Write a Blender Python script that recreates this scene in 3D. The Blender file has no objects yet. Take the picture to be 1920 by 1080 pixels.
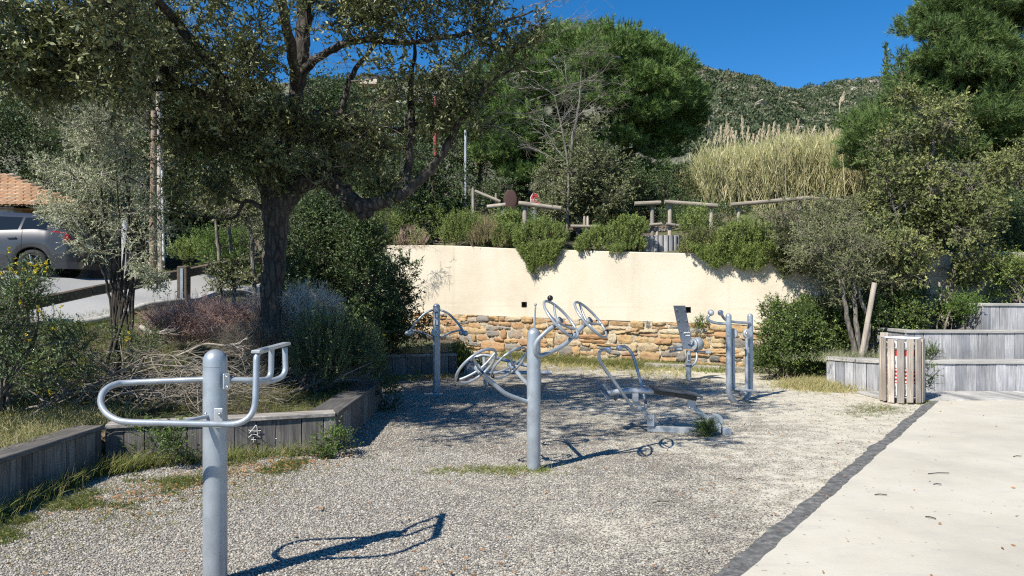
import bpy, math, random
import numpy as np
from mathutils import Vector
R = math.radians
C = bpy.context.scene.collection
sc = bpy.context.scene
# ------------------------------------------------------------------ camera, sky, sun, exposure
F = 1400.0; EYE = 1.6; HOR = 553.0
cam = bpy.data.cameras.new('camera'); camo = bpy.data.objects.new('camera', cam); C.objects.link(camo)
camo.location = (0, 0, EYE); camo.rotation_euler = (R(90), 0, 0)
cam.sensor_width = 36; cam.lens = 36 * F / 1920; cam.shift_y = (HOR - 540) / 1920
cam.clip_start = 0.05; cam.clip_end = 3000
sc.camera = camo
SUN_EL, SUN_AZ = 46.0, 224.0            # azimuth clockwise from +Y: sun stands behind the viewer, to the left
w = bpy.data.worlds.new('World'); sc.world = w; w.use_nodes = True
nt = w.node_tree; nt.nodes.clear()
sky = nt.nodes.new('ShaderNodeTexSky'); sky.sky_type = 'NISHITA'; sky.sun_disc = False
sky.sun_elevation = R(SUN_EL); sky.sun_rotation = R(SUN_AZ)
sky.altitude = 1800; sky.air_density = 1.0; sky.dust_density = 0.0; sky.ozone_density = 4.0
hs = nt.nodes.new('ShaderNodeHueSaturation'); hs.inputs['Saturation'].default_value = 1.32
bg = nt.nodes.new('ShaderNodeBackground'); bg.inputs[1].default_value = 0.1
wo = nt.nodes.new('ShaderNodeOutputWorld')
nt.links.new(sky.outputs[0], hs.inputs['Color']); nt.links.new(hs.outputs[0], bg.inputs[0]); nt.links.new(bg.outputs[0], wo.inputs[0])
sl = bpy.data.lights.new('sun', 'SUN'); sl.energy = 4.7; sl.angle = R(0.5); sl.color = (1, .945, .85)
so = bpy.data.objects.new('sun', sl); C.objects.link(so)
sd = Vector((math.sin(R(SUN_AZ)) * math.cos(R(SUN_EL)), math.cos(R(SUN_AZ)) * math.cos(R(SUN_EL)), math.sin(R(SUN_EL))))
so.rotation_euler = sd.to_track_quat('Z', 'Y').to_euler(); so.location = sd * 40
sc.view_settings.view_transform = 'Standard'; sc.view_settings.look = 'None'
sc.view_settings.exposure = 0.62; sc.view_settings.gamma = 1.0
sc.cycles.max_bounces = 6; sc.cycles.transparent_max_bounces = 8
sc.cycles.use_denoising = False; sc.cycles.filter_width = 1.2

rng = np.random.default_rng(7)
def P(px, py, d): return np.array([(px - 960) / F * d, d, EYE + (HOR - py) / F * d])
def A(*a): return np.array(a, float)
def nrm(a): return a / np.maximum(np.linalg.norm(a, axis=-1, keepdims=True), 1e-9)

# ------------------------------------------------------------------ mesh building
class MB:
    def __init__(s): s.V = []; s.A = []; s.F = []; s.n = 0
    def add(s, v, f, a=0.0, smooth=False):
        v = np.asarray(v, float).reshape(-1, 3); f = np.asarray(f, int)
        s.V.append(v); s.A.append(np.broadcast_to(np.asarray(a, float), (len(v),)).copy())
        s.F.append((f + s.n, smooth)); s.n += len(v)
    def build(s, name, mat, parent=None, **kw):
        me = bpy.data.meshes.new(name)
        V = np.concatenate(s.V); AT = np.concatenate(s.A)
        lp = np.concatenate([f.ravel() for f, _ in s.F]); used = np.zeros(len(V), bool); used[lp] = True
        if not used.all(): lp = (np.cumsum(used) - 1)[lp]; V = V[used]; AT = AT[used]
        me.vertices.add(len(V)); me.vertices.foreach_set('co', V.astype(np.float32).ravel())
        sz = np.concatenate([np.full(len(f), f.shape[1]) for f, _ in s.F])
        sm = np.concatenate([np.full(len(f), q) for f, q in s.F])
        me.loops.add(len(lp)); me.loops.foreach_set('vertex_index', lp.astype(np.int32))
        me.polygons.add(len(sz))
        st = np.concatenate([[0], np.cumsum(sz)[:-1]])
        me.polygons.foreach_set('loop_start', st.astype(np.int32))
        me.polygons.foreach_set('use_smooth', sm.astype(bool))
        at = me.attributes.new('v', 'FLOAT', 'POINT'); at.data.foreach_set('value', AT.astype(np.float32))
        me.update(calc_edges=True); me.materials.append(mat)
        o = bpy.data.objects.new(name, me); C.objects.link(o)
        if parent is not None:
            o.parent = parent; o.location = -Vector(parent.location) if parent.get('_w') else (0, 0, 0)
        for k, x in kw.items(): o[k] = x
        return o
def thing(name, label, cat, loc=(0, 0, 0), group=None):
    o = bpy.data.objects.new(name, None); C.objects.link(o); o.location = tuple(float(c) for c in loc); o['_w'] = 1
    o.empty_display_size = .1
    o['label'] = label; o['category'] = cat
    if group: o['group'] = group
    return o
def frames(D):
    r = rng.normal(size=D.shape); U = nrm(np.cross(D, r)); return U, np.cross(D, U)
def leaves(mb, p, d, L, W, v, fold=.12):
    n = len(p); r_ = rng.normal(size=d.shape) * .55 + A(-.3, -.35, .8); U = nrm(np.cross(d, r_)); N = np.cross(d, U); L = np.broadcast_to(L, (n,))[:, None]; W = np.broadcast_to(W, (n,))[:, None]
    m = p + d * L * .48
    V = np.stack([p, m + U * W / 2 + N * W * fold, p + d * L, m - U * W / 2 + N * W * fold], 1).reshape(-1, 3)
    mb.add(V, np.arange(4 * n).reshape(n, 4), np.repeat(np.broadcast_to(v, (n,)), 4))
def needles(mb, p, d, L, W, v):
    n = len(p); U, _ = frames(d); L = np.broadcast_to(L, (n,))[:, None]
    V = np.stack([p + U * W / 2, p + d * L, p - U * W / 2], 1).reshape(-1, 3)
    mb.add(V, np.arange(3 * n).reshape(n, 3), np.repeat(np.broadcast_to(v, (n,)), 3))
def sticks(mb, p0, p1, r0, r1, v=0.):
    n = len(p0)
    if n == 0: return
    d = nrm(p1 - p0); U, N = frames(d); r0 = np.broadcast_to(r0, (n,))[:, None]; r1 = np.broadcast_to(r1, (n,))[:, None]
    vs = []
    for p, r in ((p0, r0), (p1, r1)):
        for k in range(3):
            a = 2.0944 * k; vs.append(p + (U * math.cos(a) + N * math.sin(a)) * r)
    V = np.stack(vs, 1).reshape(-1, 3); b = (np.arange(n) * 6)[:, None]
    Fc = np.concatenate([b + np.array([k, (k + 1) % 3, 3 + (k + 1) % 3, 3 + k]) for k in range(3)])
    mb.add(V, Fc, np.repeat(np.broadcast_to(v, (n,)), 6), True)
def catmull(pts, k=6):
    p = np.array(pts, float)
    if len(p) < 3: return p
    q = np.vstack([2 * p[0] - p[1], p, 2 * p[-1] - p[-2]]); out = []
    for i in range(1, len(q) - 2):
        a, b, c, d = q[i - 1:i + 3]
        for t in np.arange(k) / k:
            out.append(.5 * (2 * b + (c - a) * t + (2 * a - 5 * b + 4 * c - d) * t * t + (-a + 3 * b - 3 * c + d) * t ** 3))
    out.append(p[-1]); return np.array(out)
def fillet(pts, r, k=5):
    p = [np.array(x, float) for x in pts]; out = [p[0]]
    rr = r if hasattr(r, '__len__') else [r] * len(p)
    for i in range(1, len(p) - 1):
        a, b, c = p[i - 1], p[i], p[i + 1]; la, lc = np.linalg.norm(a - b), np.linalg.norm(c - b)
        q = min(rr[i], la * .49, lc * .49); s, e = b + (a - b) / la * q, b + (c - b) / lc * q
        for t in np.linspace(0, 1, k + 1): out.append((1 - t) ** 2 * s + 2 * t * (1 - t) * b + t * t * e)
    out.append(p[-1]); return np.array(out)
def tube(mb, pts, rad, n=12, v=0., closed=False, cap=True, bump=0.0, elong=None):
    p = np.array(pts, float); m = len(p); rad = np.broadcast_to(np.array(rad, float), (m,))
    if closed: t = nrm(np.roll(p, -1, 0) - np.roll(p, 1, 0))
    else: t = nrm(np.gradient(p, axis=0))
    u = np.cross(t[0], (0, 0, 1.)); u = u if np.linalg.norm(u) > 1e-3 else np.array([1., 0, 0]); u = nrm(u); us = []
    for i in range(m):
        u = nrm(u - t[i] * np.dot(u, t[i])); us.append(u)
    us = np.array(us); ws = np.cross(t, us); a = np.arange(n) * 2 * np.pi / n
    rr = rad[:, None] * (1 + (bump * rng.normal(size=(m, n)) if bump else 0)) * np.ones((m, n))
    V = p[:, None] + (us[:, None] * np.cos(a)[None, :, None] + ws[:, None] * np.sin(a)[None, :, None]) * rr[..., None]
    mm = m if closed else m - 1; i = np.arange(mm)[:, None]; j = np.arange(n)[None]
    f = np.stack([i * n + j, i * n + (j + 1) % n, ((i + 1) % m) * n + (j + 1) % n, ((i + 1) % m) * n + j], -1).reshape(-1, 4)
    mb.add(V, f, v, True)
    if cap and not closed:
        mb.add(V[0], [list(range(n))[::-1]], v); mb.add(V[-1], [list(range(n))], v)
def sphere(mb, c, r, v=0., n=14, m=9, sc_=(1, 1, 1)):
    th = np.linspace(0, np.pi, m + 1); ph = np.arange(n) * 2 * np.pi / n
    V = np.stack([np.sin(th)[:, None] * np.cos(ph), np.sin(th)[:, None] * np.sin(ph), np.cos(th)[:, None] * np.ones(n)], -1) * r * np.array(sc_) + np.array(c)
    i = np.arange(m)[:, None]; j = np.arange(n)[None]
    f = np.stack([i * n + j, (i + 1) * n + j, (i + 1) * n + (j + 1) % n, i * n + (j + 1) % n], -1).reshape(-1, 4)
    mb.add(V, f, v, True)
def box(mb, c, s, ax=None, v=0., bev=.0, jit=0.0):
    """box with centre c, full sizes s, axes ax (3x3 rows); small chamfer bev"""
    ax = np.eye(3) if ax is None else np.array(ax, float); h = np.array(s) / 2.0
    if bev <= 0:
        q = np.array([[x, y, z] for x in (-1, 1) for y in (-1, 1) for z in (-1, 1)], float) * h
        f = [[0, 1, 3, 2], [4, 6, 7, 5], [0, 4, 5, 1], [2, 3, 7, 6], [0, 2, 6, 4], [1, 5, 7, 3]]
        if jit: q = q + rng.normal(size=q.shape) * jit
        mb.add(q @ ax + np.array(c), f, v); return
    b = min(bev, h.min() * .6); q = []; idx = {}
    for sx in (-1, 1):
        for sy in (-1, 1):
            for sz in (-1, 1):
                s3 = np.array([sx, sy, sz])
                for k in range(3):
                    e = h - b; e[k] = h[k]; idx[(sx, sy, sz, k)] = len(q); q.append(s3 * e)
    f4 = []; f3 = []
    for k in range(3):
        i, j = [(1, 2), (2, 0), (0, 1)][k]
        for s_ in (-1, 1):
            cs = []
            for a_, b_ in ((-1, -1), (1, -1), (1, 1), (-1, 1)):
                t = [0, 0, 0]; t[k] = s_; t[i] = a_; t[j] = b_; cs.append(idx[(*t, k)])
            f4.append(cs if s_ > 0 else cs[::-1])
    for k in range(3):
        i, j = [(1, 2), (2, 0), (0, 1)][k]
        for a_ in (-1, 1):
            for b_ in (-1, 1):
                t0 = [0, 0, 0]; t1 = [0, 0, 0]; t0[k] = -1; t1[k] = 1; t0[i] = t1[i] = a_; t0[j] = t1[j] = b_
                c4 = [idx[(*t0, i)], idx[(*t1, i)], idx[(*t1, j)], idx[(*t0, j)]]
                f4.append(c4 if a_ * b_ < 0 else c4[::-1])
    for sx in (-1, 1):
        for sy in (-1, 1):
            for sz in (-1, 1):
                c3 = [idx[(sx, sy, sz, k)] for k in range(3)]; f3.append(c3 if sx * sy * sz > 0 else c3[::-1])
    q = np.array(q)
    if jit:
        q = q + np.repeat(rng.normal(size=(8, 3)), 3, axis=0) * jit
    q = q @ ax + np.array(c)
    mb.add(q, f4, v); mb.n -= 0
    mb.F.append((np.array(f3) + mb.n - len(q), False))
def axes(d, up=(0, 0, 1)):
    x = nrm(np.array(d, float)); z = np.array(up, float); y = nrm(np.cross(z, x)); return np.array([x, y, np.cross(x, y)])
def beam(mb, a, b, wd, ht, v=0., bev=.004, jit=0., up=(0, 0, 1)):
    a = np.array(a, float); b = np.array(b, float)
    box(mb, (a + b) / 2, (np.linalg.norm(b - a), wd, ht), axes(b - a, up), v, bev, jit)
def disc(mb, c, ax, r, th, n=20, v=0.):
    ax = nrm(np.array(ax, float)); c = np.array(c, float); e = min(.15 * th, .004)
    tube(mb, [c - ax * th / 2, c - ax * (th / 2 - e), c + ax * (th / 2 - e), c + ax * th / 2], [r - e, r, r, r - e], n, v)
def new(f, *a, **k): mb = MB(); f(mb, *a, **k); return mb
def mkpost(mb, base, h, r, n=20):
    b = np.array(base, float); k = r
    zs = [-.12, .0, h - k] + [h - k + k * math.sin(t) for t in (.3, .6, .9, 1.2, 1.45)] + [h]
    rs = [r, r, r] + [r * math.cos(t) for t in (.3, .6, .9, 1.2, 1.45)] + [.004]
    tube(mb, [b + A(0, 0, z) for z in zs], rs, n)

# ------------------------------------------------------------------ materials
class Nt:
    def __init__(s, name):
        s.m = bpy.data.materials.new(name); s.m.use_nodes = True; s.t = s.m.node_tree; s.n = s.t.nodes; s.L = s.t.links
        s.b = s.n['Principled BSDF']; s.o = s.n['Material Output']
    def N(s, typ, **k):
        x = s.n.new('ShaderNode' + typ)
        for a, q in k.items(): setattr(x, a, q)
        return x
    def tex(s, typ, scale, vec=None, **ins):
        x = s.N(typ); x.inputs['Scale'].default_value = scale
        for k, q in ins.items(): x.inputs[k].default_value = q
        if vec is not None: s.L.new(vec, x.inputs['Vector'])
        return x
    def pos(s, scale=(1, 1, 1), obj=False):
        t = s.N('TexCoord'); m = s.N('Mapping'); m.inputs['Scale'].default_value = scale; s.L.new(t.outputs['Object'], m.inputs[0]); return m.outputs[0]
    def ramp(s, fac, *stops, interp='LINEAR'):
        r = s.N('ValToRGB'); e = r.color_ramp.elements; r.color_ramp.interpolation = interp
        while len(e) < len(stops): e.new(.5)
        for i, (p, c) in enumerate(stops): e[i].position = p; e[i].color = (*c, 1) if len(c) == 3 else c
        s.L.new(fac, r.inputs[0]); return r.outputs[0]
    def mix(s, fac, a, b, mode='MIX'):
        x = s.N('Mix', data_type='RGBA', blend_type=mode)
        for sock, q in ((x.inputs[0], fac), (x.inputs[6], a), (x.inputs[7], b)):
            if isinstance(q, (int, float)): sock.default_value = q
            elif isinstance(q, tuple): sock.default_value = (*q, 1)
            else: s.L.new(q, sock)
        return x.outputs[2]
    def math(s, op, a, b=0., c=None):
        x = s.N('Math', operation=op)
        for i, q in enumerate((a, b) if c is None else (a, b, c)):
            if isinstance(q, (int, float)): x.inputs[i].default_value = q
            else: s.L.new(q, x.inputs[i])
        return x.outputs[0]
    def att(s): x = s.N('Attribute', attribute_name='v'); return x.outputs['Fac']
    def col(s, q):
        if isinstance(q, tuple): s.b.inputs['Base Color'].default_value = (*q, 1)
        else: s.L.new(q, s.b.inputs['Base Color'])
    def set(s, **k):
        for a, q in k.items():
            i = s.b.inputs[a.replace('_', ' ')]
            if isinstance(q, (int, float)): i.default_value = q
            else: s.L.new(q, i)
    def bump(s, h, dist=.01, st=1.):
        x = s.N('Bump'); x.inputs['Distance'].default_value = dist; x.inputs['Strength'].default_value = st
        s.L.new(h, x.inputs['Height']); s.L.new(x.outputs[0], s.b.inputs['Normal'])
GAIN = 2.0
def leafmat(name, stops, tr=.3, rough=.5, spec=.35):
    t = Nt(name); stops = [(q, tuple(min(.85, x * GAIN) for x in k)) for q, k in stops]; c = t.ramp(t.att(), *stops); t.col(c); t.set(Roughness=rough); t.b.inputs['Specular IOR Level'].default_value = spec
    if tr:
        tl = t.N('BsdfTranslucent'); c2 = t.mix(.55, c, (.16, .2, .02)); t.L.new(c2, tl.inputs[0])
        mx = t.N('MixShader'); mx.inputs[0].default_value = tr; t.L.new(t.b.outputs[0], mx.inputs[1]); t.L.new(tl.outputs[0], mx.inputs[2]); t.L.new(mx.outputs[0], t.o.inputs[0])
    return t.m
def metal(name, c, rough=.34, met=.35, var=.12):
    t = Nt(name); p = t.pos(); n = t.tex('TexNoise', 9, p, Detail=6.)
    d = tuple(x * (1 - var) for x in c); l = tuple(min(1, x * (1 + var * .6)) for x in c)
    n2 = t.tex('TexNoise', 70, p, Detail=3.)
    base = t.ramp(n.outputs[0], (.35, d), (.6, l))
    t.col(t.mix(t.ramp(n2.outputs[0], (.68, (0, 0, 0)), (.74, (.5, .5, .5))), base, (.2, .19, .17)))
    t.set(Roughness=t.math('MULTIPLY_ADD', n.outputs[0], .25, rough - .1), Metallic=met); t.bump(n2.outputs[0], .0006, .5); return t.m
def plain(name, c, rough=.6, met=0., var=.15, sc_=20, bump=.0):
    t = Nt(name); n = t.tex('TexNoise', sc_, t.pos(), Detail=5.)
    t.col(t.ramp(n.outputs[0], (.3, tuple(x * (1 - var) for x in c)), (.7, tuple(min(1, x * (1 + var)) for x in c))))
    t.set(Roughness=rough, Metallic=met)
    if bump: t.bump(n.outputs[0], bump)
    return t.m
def bark(name, a, b, sc_=14, bd=.03):
    t = Nt(name); v = t.tex('TexVoronoi', sc_, t.pos((1, 1, .28))); v.feature = 'DISTANCE_TO_EDGE'; n = t.tex('TexNoise', 5, t.pos((1, 1, .4)), Detail=9.)
    h = t.math('ADD', t.math('MINIMUM', v.outputs[0], .25), t.math('MULTIPLY', n.outputs[0], .5))
    t.col(t.ramp(h, (.18, a), (.62, b))); t.set(Roughness=.92); t.bump(h, bd, 1.); return t.m
def wood(name, dark, light, axis='Z', sc_=1., knots=True):
    t = Nt(name); s = {'Z': (18, 18, 1.2), 'X': (1.2, 18, 18), 'Y': (18, 1.2, 18)}[axis]
    p = t.pos(s); av = t.att()
    vm = t.N('VectorMath', operation='ADD'); cx = t.N('CombineXYZ'); t.L.new(t.math('MULTIPLY', av, 37.), cx.inputs[0]); t.L.new(t.math('MULTIPLY', av, 11.), cx.inputs[2])
    t.L.new(p, vm.inputs[0]); t.L.new(cx.outputs[0], vm.inputs[1])
    g = t.tex('TexNoise', 2.2 * sc_, vm.outputs[0], Detail=9., Roughness=.68, Distortion=.5)
    big = t.tex('TexNoise', 2.2, t.pos(), Detail=4.)
    base = t.ramp(g.outputs[0], (.3, dark), (.5, tuple((a + b) / 2 for a, b in zip(dark, light))), (.68, light))
    tint = t.ramp(av, (0, (.62, .62, .64)), (.5, (.95, .92, .88)), (1, (1.25, 1.22, 1.2)))
    c = t.mix(1., base, tint, 'MULTIPLY'); c = t.mix(t.ramp(big.outputs[0], (.4, (0, 0, 0)), (.7, (.45, .45, .45))), c, tuple(x * .45 for x in dark))
    t.col(c); t.set(Roughness=.85); t.bump(g.outputs[0], .006, .8); return t.m

M_STEEL = metal('painted_steel', (.36, .395, .425)); M_STEEL2 = metal('painted_steel_pale', (.47, .5, .52), .38)
M_DARKPLATE = plain('dark_plate', (.055, .065, .085), .5); M_BLACK = plain('black_rubber', (.012, .012, .013), .35)
M_CHROME = plain('bolt_steel', (.55, .55, .55), .3, .9, .1); M_BRASS = plain('brass_hub', (.35, .3, .16), .4, .7)
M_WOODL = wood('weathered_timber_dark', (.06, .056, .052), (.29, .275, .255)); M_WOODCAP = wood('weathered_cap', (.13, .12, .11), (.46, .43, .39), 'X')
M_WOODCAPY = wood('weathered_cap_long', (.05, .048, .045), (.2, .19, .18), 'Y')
M_WOODR = wood('silvered_timber', (.22, .225, .24), (.54, .55, .57)); M_WOODRC = wood('silvered_cap', (.26, .26, .25), (.56, .55, .52), 'X')
M_BINW = wood('bin_timber', (.26, .22, .18), (.6, .54, .47)); M_LOG = wood('fence_log', (.2, .175, .14), (.5, .45, .37), 'X'); M_LOGV = wood('fence_post_wood', (.22, .19, .15), (.5, .45, .38))
M_RAIL = wood('guard_rail_wood', (.07, .05, .035), (.3, .24, .17), 'X'); M_POLE = wood('pole_wood', (.14, .09, .06), (.38, .28, .2))
M_OAKB = bark('oak_bark', (.012, .01, .009), (.11, .095, .08)); M_BARK2 = bark('grey_bark', (.05, .045, .04), (.27, .24, .2), 20, .01)
M_PINEB = bark('pine_bark', (.04, .025, .018), (.17, .1, .07)); M_TWIG = plain('grey_twig', (.24, .21, .17), .9, 0, .35, 6); M_TWIGD = plain('dark_twig', (.045, .037, .028), .9, 0, .4, 6)
M_TWIGR = plain('red_twig', (.5, .34, .29), .9, 0, .3, 4); M_TWIGB = plain('straw_twig', (.34, .24, .15), .9, 0, .3, 4); M_TWIGW = plain('pale_twig', (.58, .53, .46), .9, 0, .3, 6)
G_OAK = leafmat('oak_leaf', ((0, (.028, .035, .013)), (.5, (.07, .08, .032)), (.85, (.16, .165, .08)), (1, (.22, .21, .1))), .13, .42, .35)
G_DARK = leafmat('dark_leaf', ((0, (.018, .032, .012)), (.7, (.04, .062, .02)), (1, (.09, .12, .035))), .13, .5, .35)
G_PINE = leafmat('pine_needle', ((0, (.022, .045, .013)), (.5, (.06, .103, .028)), (1, (.145, .195, .055))), .13, .55, .25)
G_PINE2 = leafmat('pine_needle_blue', ((0, (.03, .055, .02)), (.6, (.065, .1, .03)), (1, (.12, .16, .05))), .13, .55, .25)
G_LAUREL = leafmat('laurel_leaf', ((0, (.02, .034, .009)), (.6, (.045, .068, .016)), (1, (.12, .145, .032))), .13, .38, .35)
G_MAQ = leafmat('maquis_leaf', ((0, (.02, .028, .009)), (.5, (.065, .078, .024)), (1, (.21, .21, .075))), .13, .5, .3)
G_GREY = leafmat('olive_grey_leaf', ((0, (.055, .06, .035)), (.6, (.115, .12, .068)), (1, (.21, .21, .13))), .13, .55, .3)
G_OLIVE = leafmat('dusty_green_leaf', ((0, (.03, .036, .014)), (.6, (.085, .095, .04)), (1, (.19, .195, .1))), .13, .55, .3)
G_SILV = leafmat('silver_leaf', ((0, (.08, .09, .05)), (.5, (.18, .195, .115)), (1, (.32, .32, .22))), .13, .6, .25)
G_ROSE = leafmat('rosemary_leaf', ((0, (.035, .055, .012)), (.5, (.095, .13, .032)), (1, (.2, .23, .07))), .13, .55, .25)
G_BROOM = leafmat('broom_leaf', ((0, (.025, .04, .016)), (.6, (.06, .088, .034)), (1, (.18, .22, .08))), .13, .5, .3)
GAIN = 1.1
G_GRASS = leafmat('grass_blade', ((0, (.09, .13, .025)), (.55, (.2, .25, .06)), (.8, (.36, .33, .14)), (1, (.5, .42, .24))), .35, .6, .2)
G_DRYG = leafmat('dry_grass', ((0, (.25, .26, .09)), (.5, (.42, .37, .17)), (1, (.55, .47, .28))), .35, .7, .15)
GAIN = 1.3
G_WEED = leafmat('weed_leaf', ((0, (.04, .085, .02)), (.6, (.1, .17, .035)), (1, (.22, .27, .06))), .35, .5, .3)
G_REED = leafmat('reed_leaf', ((0, (.24, .27, .09)), (.4, (.44, .41, .21)), (1, (.66, .59, .39))), .35, .6, .25)
G_PLUME = leafmat('reed_plume', ((0, (.45, .38, .27)), (1, (.65, .57, .44))), .4, .9, .1)
GAIN = 1.
G_BROWN = leafmat('dead_leaf', ((0, (.3, .14, .06)), (1, (.5, .28, .14))), .3, .7, .2)
G_YEL = leafmat('yellow_petal', ((0, (.75, .55, .02)), (1, (.85, .7, .05))), .3, .6, .2)

# ------------------------------------------------------------------ ground shape
WALL = np.array([(-4.6, 22.2, 3.05, 1.13), (-3.4, 21.9, 3.05, 1.12), (-1.7, 20.9, 2.98, 1.08), (0, 19.6, 2.82, 1.05), (1.8, 18, 2.67, 1.03), (3.48, 16.8, 2.55, 1.01),
                 (4.97, 15.8, 2.47, .99), (6.2, 15.15, 2.46, .98), (7.8, 14.9, 2.46, .98), (10.6, 15.0, 2.46, .98), (18, 16.0, 2.46, .98)])
COURT = np.array([(-3.84, -6), (-3.84, 6.98), (-1.9, 7.68), (-1.93, 10.66), (-3.4, 10.66), (-3.72, 11.9), (-2.7, 14.7), (-1.15, 15.1), (-1.3, 20.8), (0, 19.7), (1.8, 18.1), (3.48, 16.9), (4.97, 15.9), (6.2, 15.25), (7.8, 15.0), (10.6, 15.1), (18, 16.1), (40, 16), (40, -6)])
CP = np.array([(-3.9, 5, .33), (-3.9, 7, .33), (-3, 8, .32), (-2, 8, .32), (-2, 10.4, .32), (-3.4, 10.4, .33), (-5, 9, .42), (-5, 7, .38), (-6, 6, .4), (-6.2, 9, .62), (-7, 8, .6), (-3.9, 12.5, .45), (-3, 15, .4), (-1.5, 16, .4),
               (-5, 12, .95), (-6.2, 14, 1.45), (-7.6, 12, 1.08), (-9, 10, .75), (-9, 8, .6), (-5.9, 15, 1.6), (-8, 14.5, 1.5), (-10.6, 16.2, 1.98), (-8, 18, 2.1), (-5, 18, 2.1), (-12, 14, 1.6), (-4.4, 19, 1.2), (-3.4, 21.2, .5), (-2.4, 20.6, .4), (-1.7, 20., .2), (-3.2, 19.5, .5), (-2.2, 17, .4), (-15, 10, 1.), (-20, 18, 2.2),
               (-10, 26, 3.2), (-4.5, 24, 3.2), (-30, 30, 4.5), (-6, 2, .35), (-12, 3, .5), (-25, 3, 1.2), (-2.4, 18.5, .5), (-20, 40, 7), (-5, 35, 6), (-40, 10, 3)])
def inpoly(x, y, poly):
    c = np.zeros(x.shape, bool); n = len(poly)
    for i in range(n):
        x0, y0 = poly[i]; x1, y1 = poly[(i + 1) % n]
        if y0 == y1: continue
        k = ((y0 > y) != (y1 > y)) & (x < (x1 - x0) * (y - y0) / (y1 - y0) + x0); c ^= k
    return c
wc = catmull(WALL, 10)
def lump(x, y, s, a, seed=0):
    return a * (np.sin(x / s + 1.3 * seed) * np.cos(y / s * 1.2 + seed) + .6 * np.sin(x / s * 2.3 + y / s * 1.7 + seed) + .4 * np.cos(y / s * 3.1 - x / s * 2.7)) / 2
def H(x, y):
    x = np.asarray(x, float); y = np.asarray(y, float); sh = np.broadcast(x, y).shape; x = np.broadcast_to(x, sh).ravel(); y = np.broadcast_to(y, sh).ravel()
    d2 = (x[:, None] - CP[:, 0]) ** 2 + (y[:, None] - CP[:, 1]) ** 2 + .15
    wt = 1 / d2 ** 1.6; left = (wt * CP[:, 2]).sum(1) / wt.sum(1)
    yw = np.interp(x, wc[:, 0], wc[:, 1]) + .16; zt = np.interp(x, wc[:, 0], wc[:, 2])
    dy = np.maximum(y - yw, 0)
    ter = zt - .06 + .22 * dy + .02 * np.clip(dy - 2, 0, 8) ** 2 * .6
    ter = np.where(dy > 10, zt + 2.9 + .16 * (dy - 10), ter)
    k = np.clip((x + 5.2) / .9, 0, 1); k = np.where(y > yw, k * k * (3 - 2 * k), 0)
    h = left * (1 - k) + ter * k + lump(x, y, .9, .05) + lump(x, y, .3, .02, 2)
    far = np.clip((y - 40) / 40, 0, 1); h = h * (1 - far) + 9 * far
    h = np.where(inpoly(x, y, COURT), -.06, h)
    return h.reshape(sh)
def hz(x, y): return float(H(np.array([x]), np.array([y]))[0])
def grid(mb, X, Y, Zf, v=0.):
    gx, gy = np.meshgrid(X, Y); Z = Zf(gx, gy); n = len(X); m = len(Y)
    i = np.arange(m - 1)[:, None]; j = np.arange(n - 1)[None]
    f = np.stack([i * n + j, i * n + j + 1, (i + 1) * n + j + 1, (i + 1) * n + j], -1).reshape(-1, 4)
    mb.add(np.stack([gx, gy, Z], -1), f, v, True)
t = Nt('soil_and_litter'); p = t.pos(); n1 = t.tex('TexNoise', 1.1, p, Detail=8.); n2 = t.tex('TexNoise', 14, p, Detail=8.); n3 = t.tex('TexVoronoi', 30, p)
c = t.ramp(n2.outputs[0], (.3, (.05, .04, .028)), (.55, (.14, .11, .07)), (.75, (.25, .2, .13)))
g = t.ramp(n2.outputs[0], (.3, (.04, .06, .015)), (.7, (.14, .16, .05)))
t.col(t.mix(t.ramp(n1.outputs[0], (.45, (0, 0, 0)), (.58, (.8, .8, .8))), c, g)); t.set(Roughness=.95); t.bump(t.math('ADD', n2.outputs[0], t.math('MULTIPLY', n3.outputs[0], .5)), .05); M_SOIL = t.m
mb = MB()
gx = np.concatenate([-12 - np.geomspace(.3, 600, 34)[::-1], np.arange(-12, 12, .13), 12 + np.geomspace(.3, 600, 34)])
gy = np.concatenate([-4 - np.geomspace(.5, 200, 14)[::-1], np.arange(-4, 25, .13), 25 + np.geomspace(.3, 700, 44)])
grid(mb, gx, gy, H); mb.build('ground', M_SOIL, kind='structure')
# gravel court
t = Nt('gravel'); p = t.pos()
vo = t.tex('TexVoronoi', 84, p, Randomness=1.); vo2 = t.tex('TexVoronoi', 110, p); big = t.tex('TexNoise', .55, p, Detail=6., Roughness=.6); mid = t.tex('TexNoise', 5., p, Detail=6.)
sx = t.N('SeparateXYZ'); t.L.new(vo.outputs['Color'], sx.inputs[0])
st = t.ramp(sx.outputs[0], (0, (.12, .11, .1)), (.3, (.26, .24, .21)), (.6, (.4, .37, .31)), (.85, (.53, .49, .42)), (1, (.4, .31, .23)))
edge = t.ramp(vo.outputs['Distance'], (.35, (1, 1, 1)), (.75, (.35, .32, .28)))
st = t.mix(1., st, edge, 'MULTIPLY')
sand = t.ramp(mid.outputs[0], (.3, (.44, .4, .31)), (.7, (.57, .53, .43)))
pp = t.N('SeparateXYZ'); t.L.new(t.pos(), pp.inputs[0])
bias = t.math('MULTIPLY_ADD', pp.outputs[0], .06, -.045); bias2 = t.math('ADD', t.math('ADD', big.outputs[0], bias), t.math('MULTIPLY', t.math('SUBTRACT', mid.outputs[0], .5), .5))
bias2 = t.math('ADD', bias2, t.math('MULTIPLY', t.math('SUBTRACT', sx.outputs[1], .5), .35))
fac = t.ramp(bias2, (.5, (0, 0, 0)), (.62, (1, 1, 1)))
t.col(t.mix(fac, st, sand)); t.set(Roughness=.92)
hh = t.math('MULTIPLY', t.math('SUBTRACT', 1., vo.outputs['Distance']), t.math('SUBTRACT', 1.15, fac))
t.bump(hh, .012, .9); M_GRAVEL = t.m
mb = MB()
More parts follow.
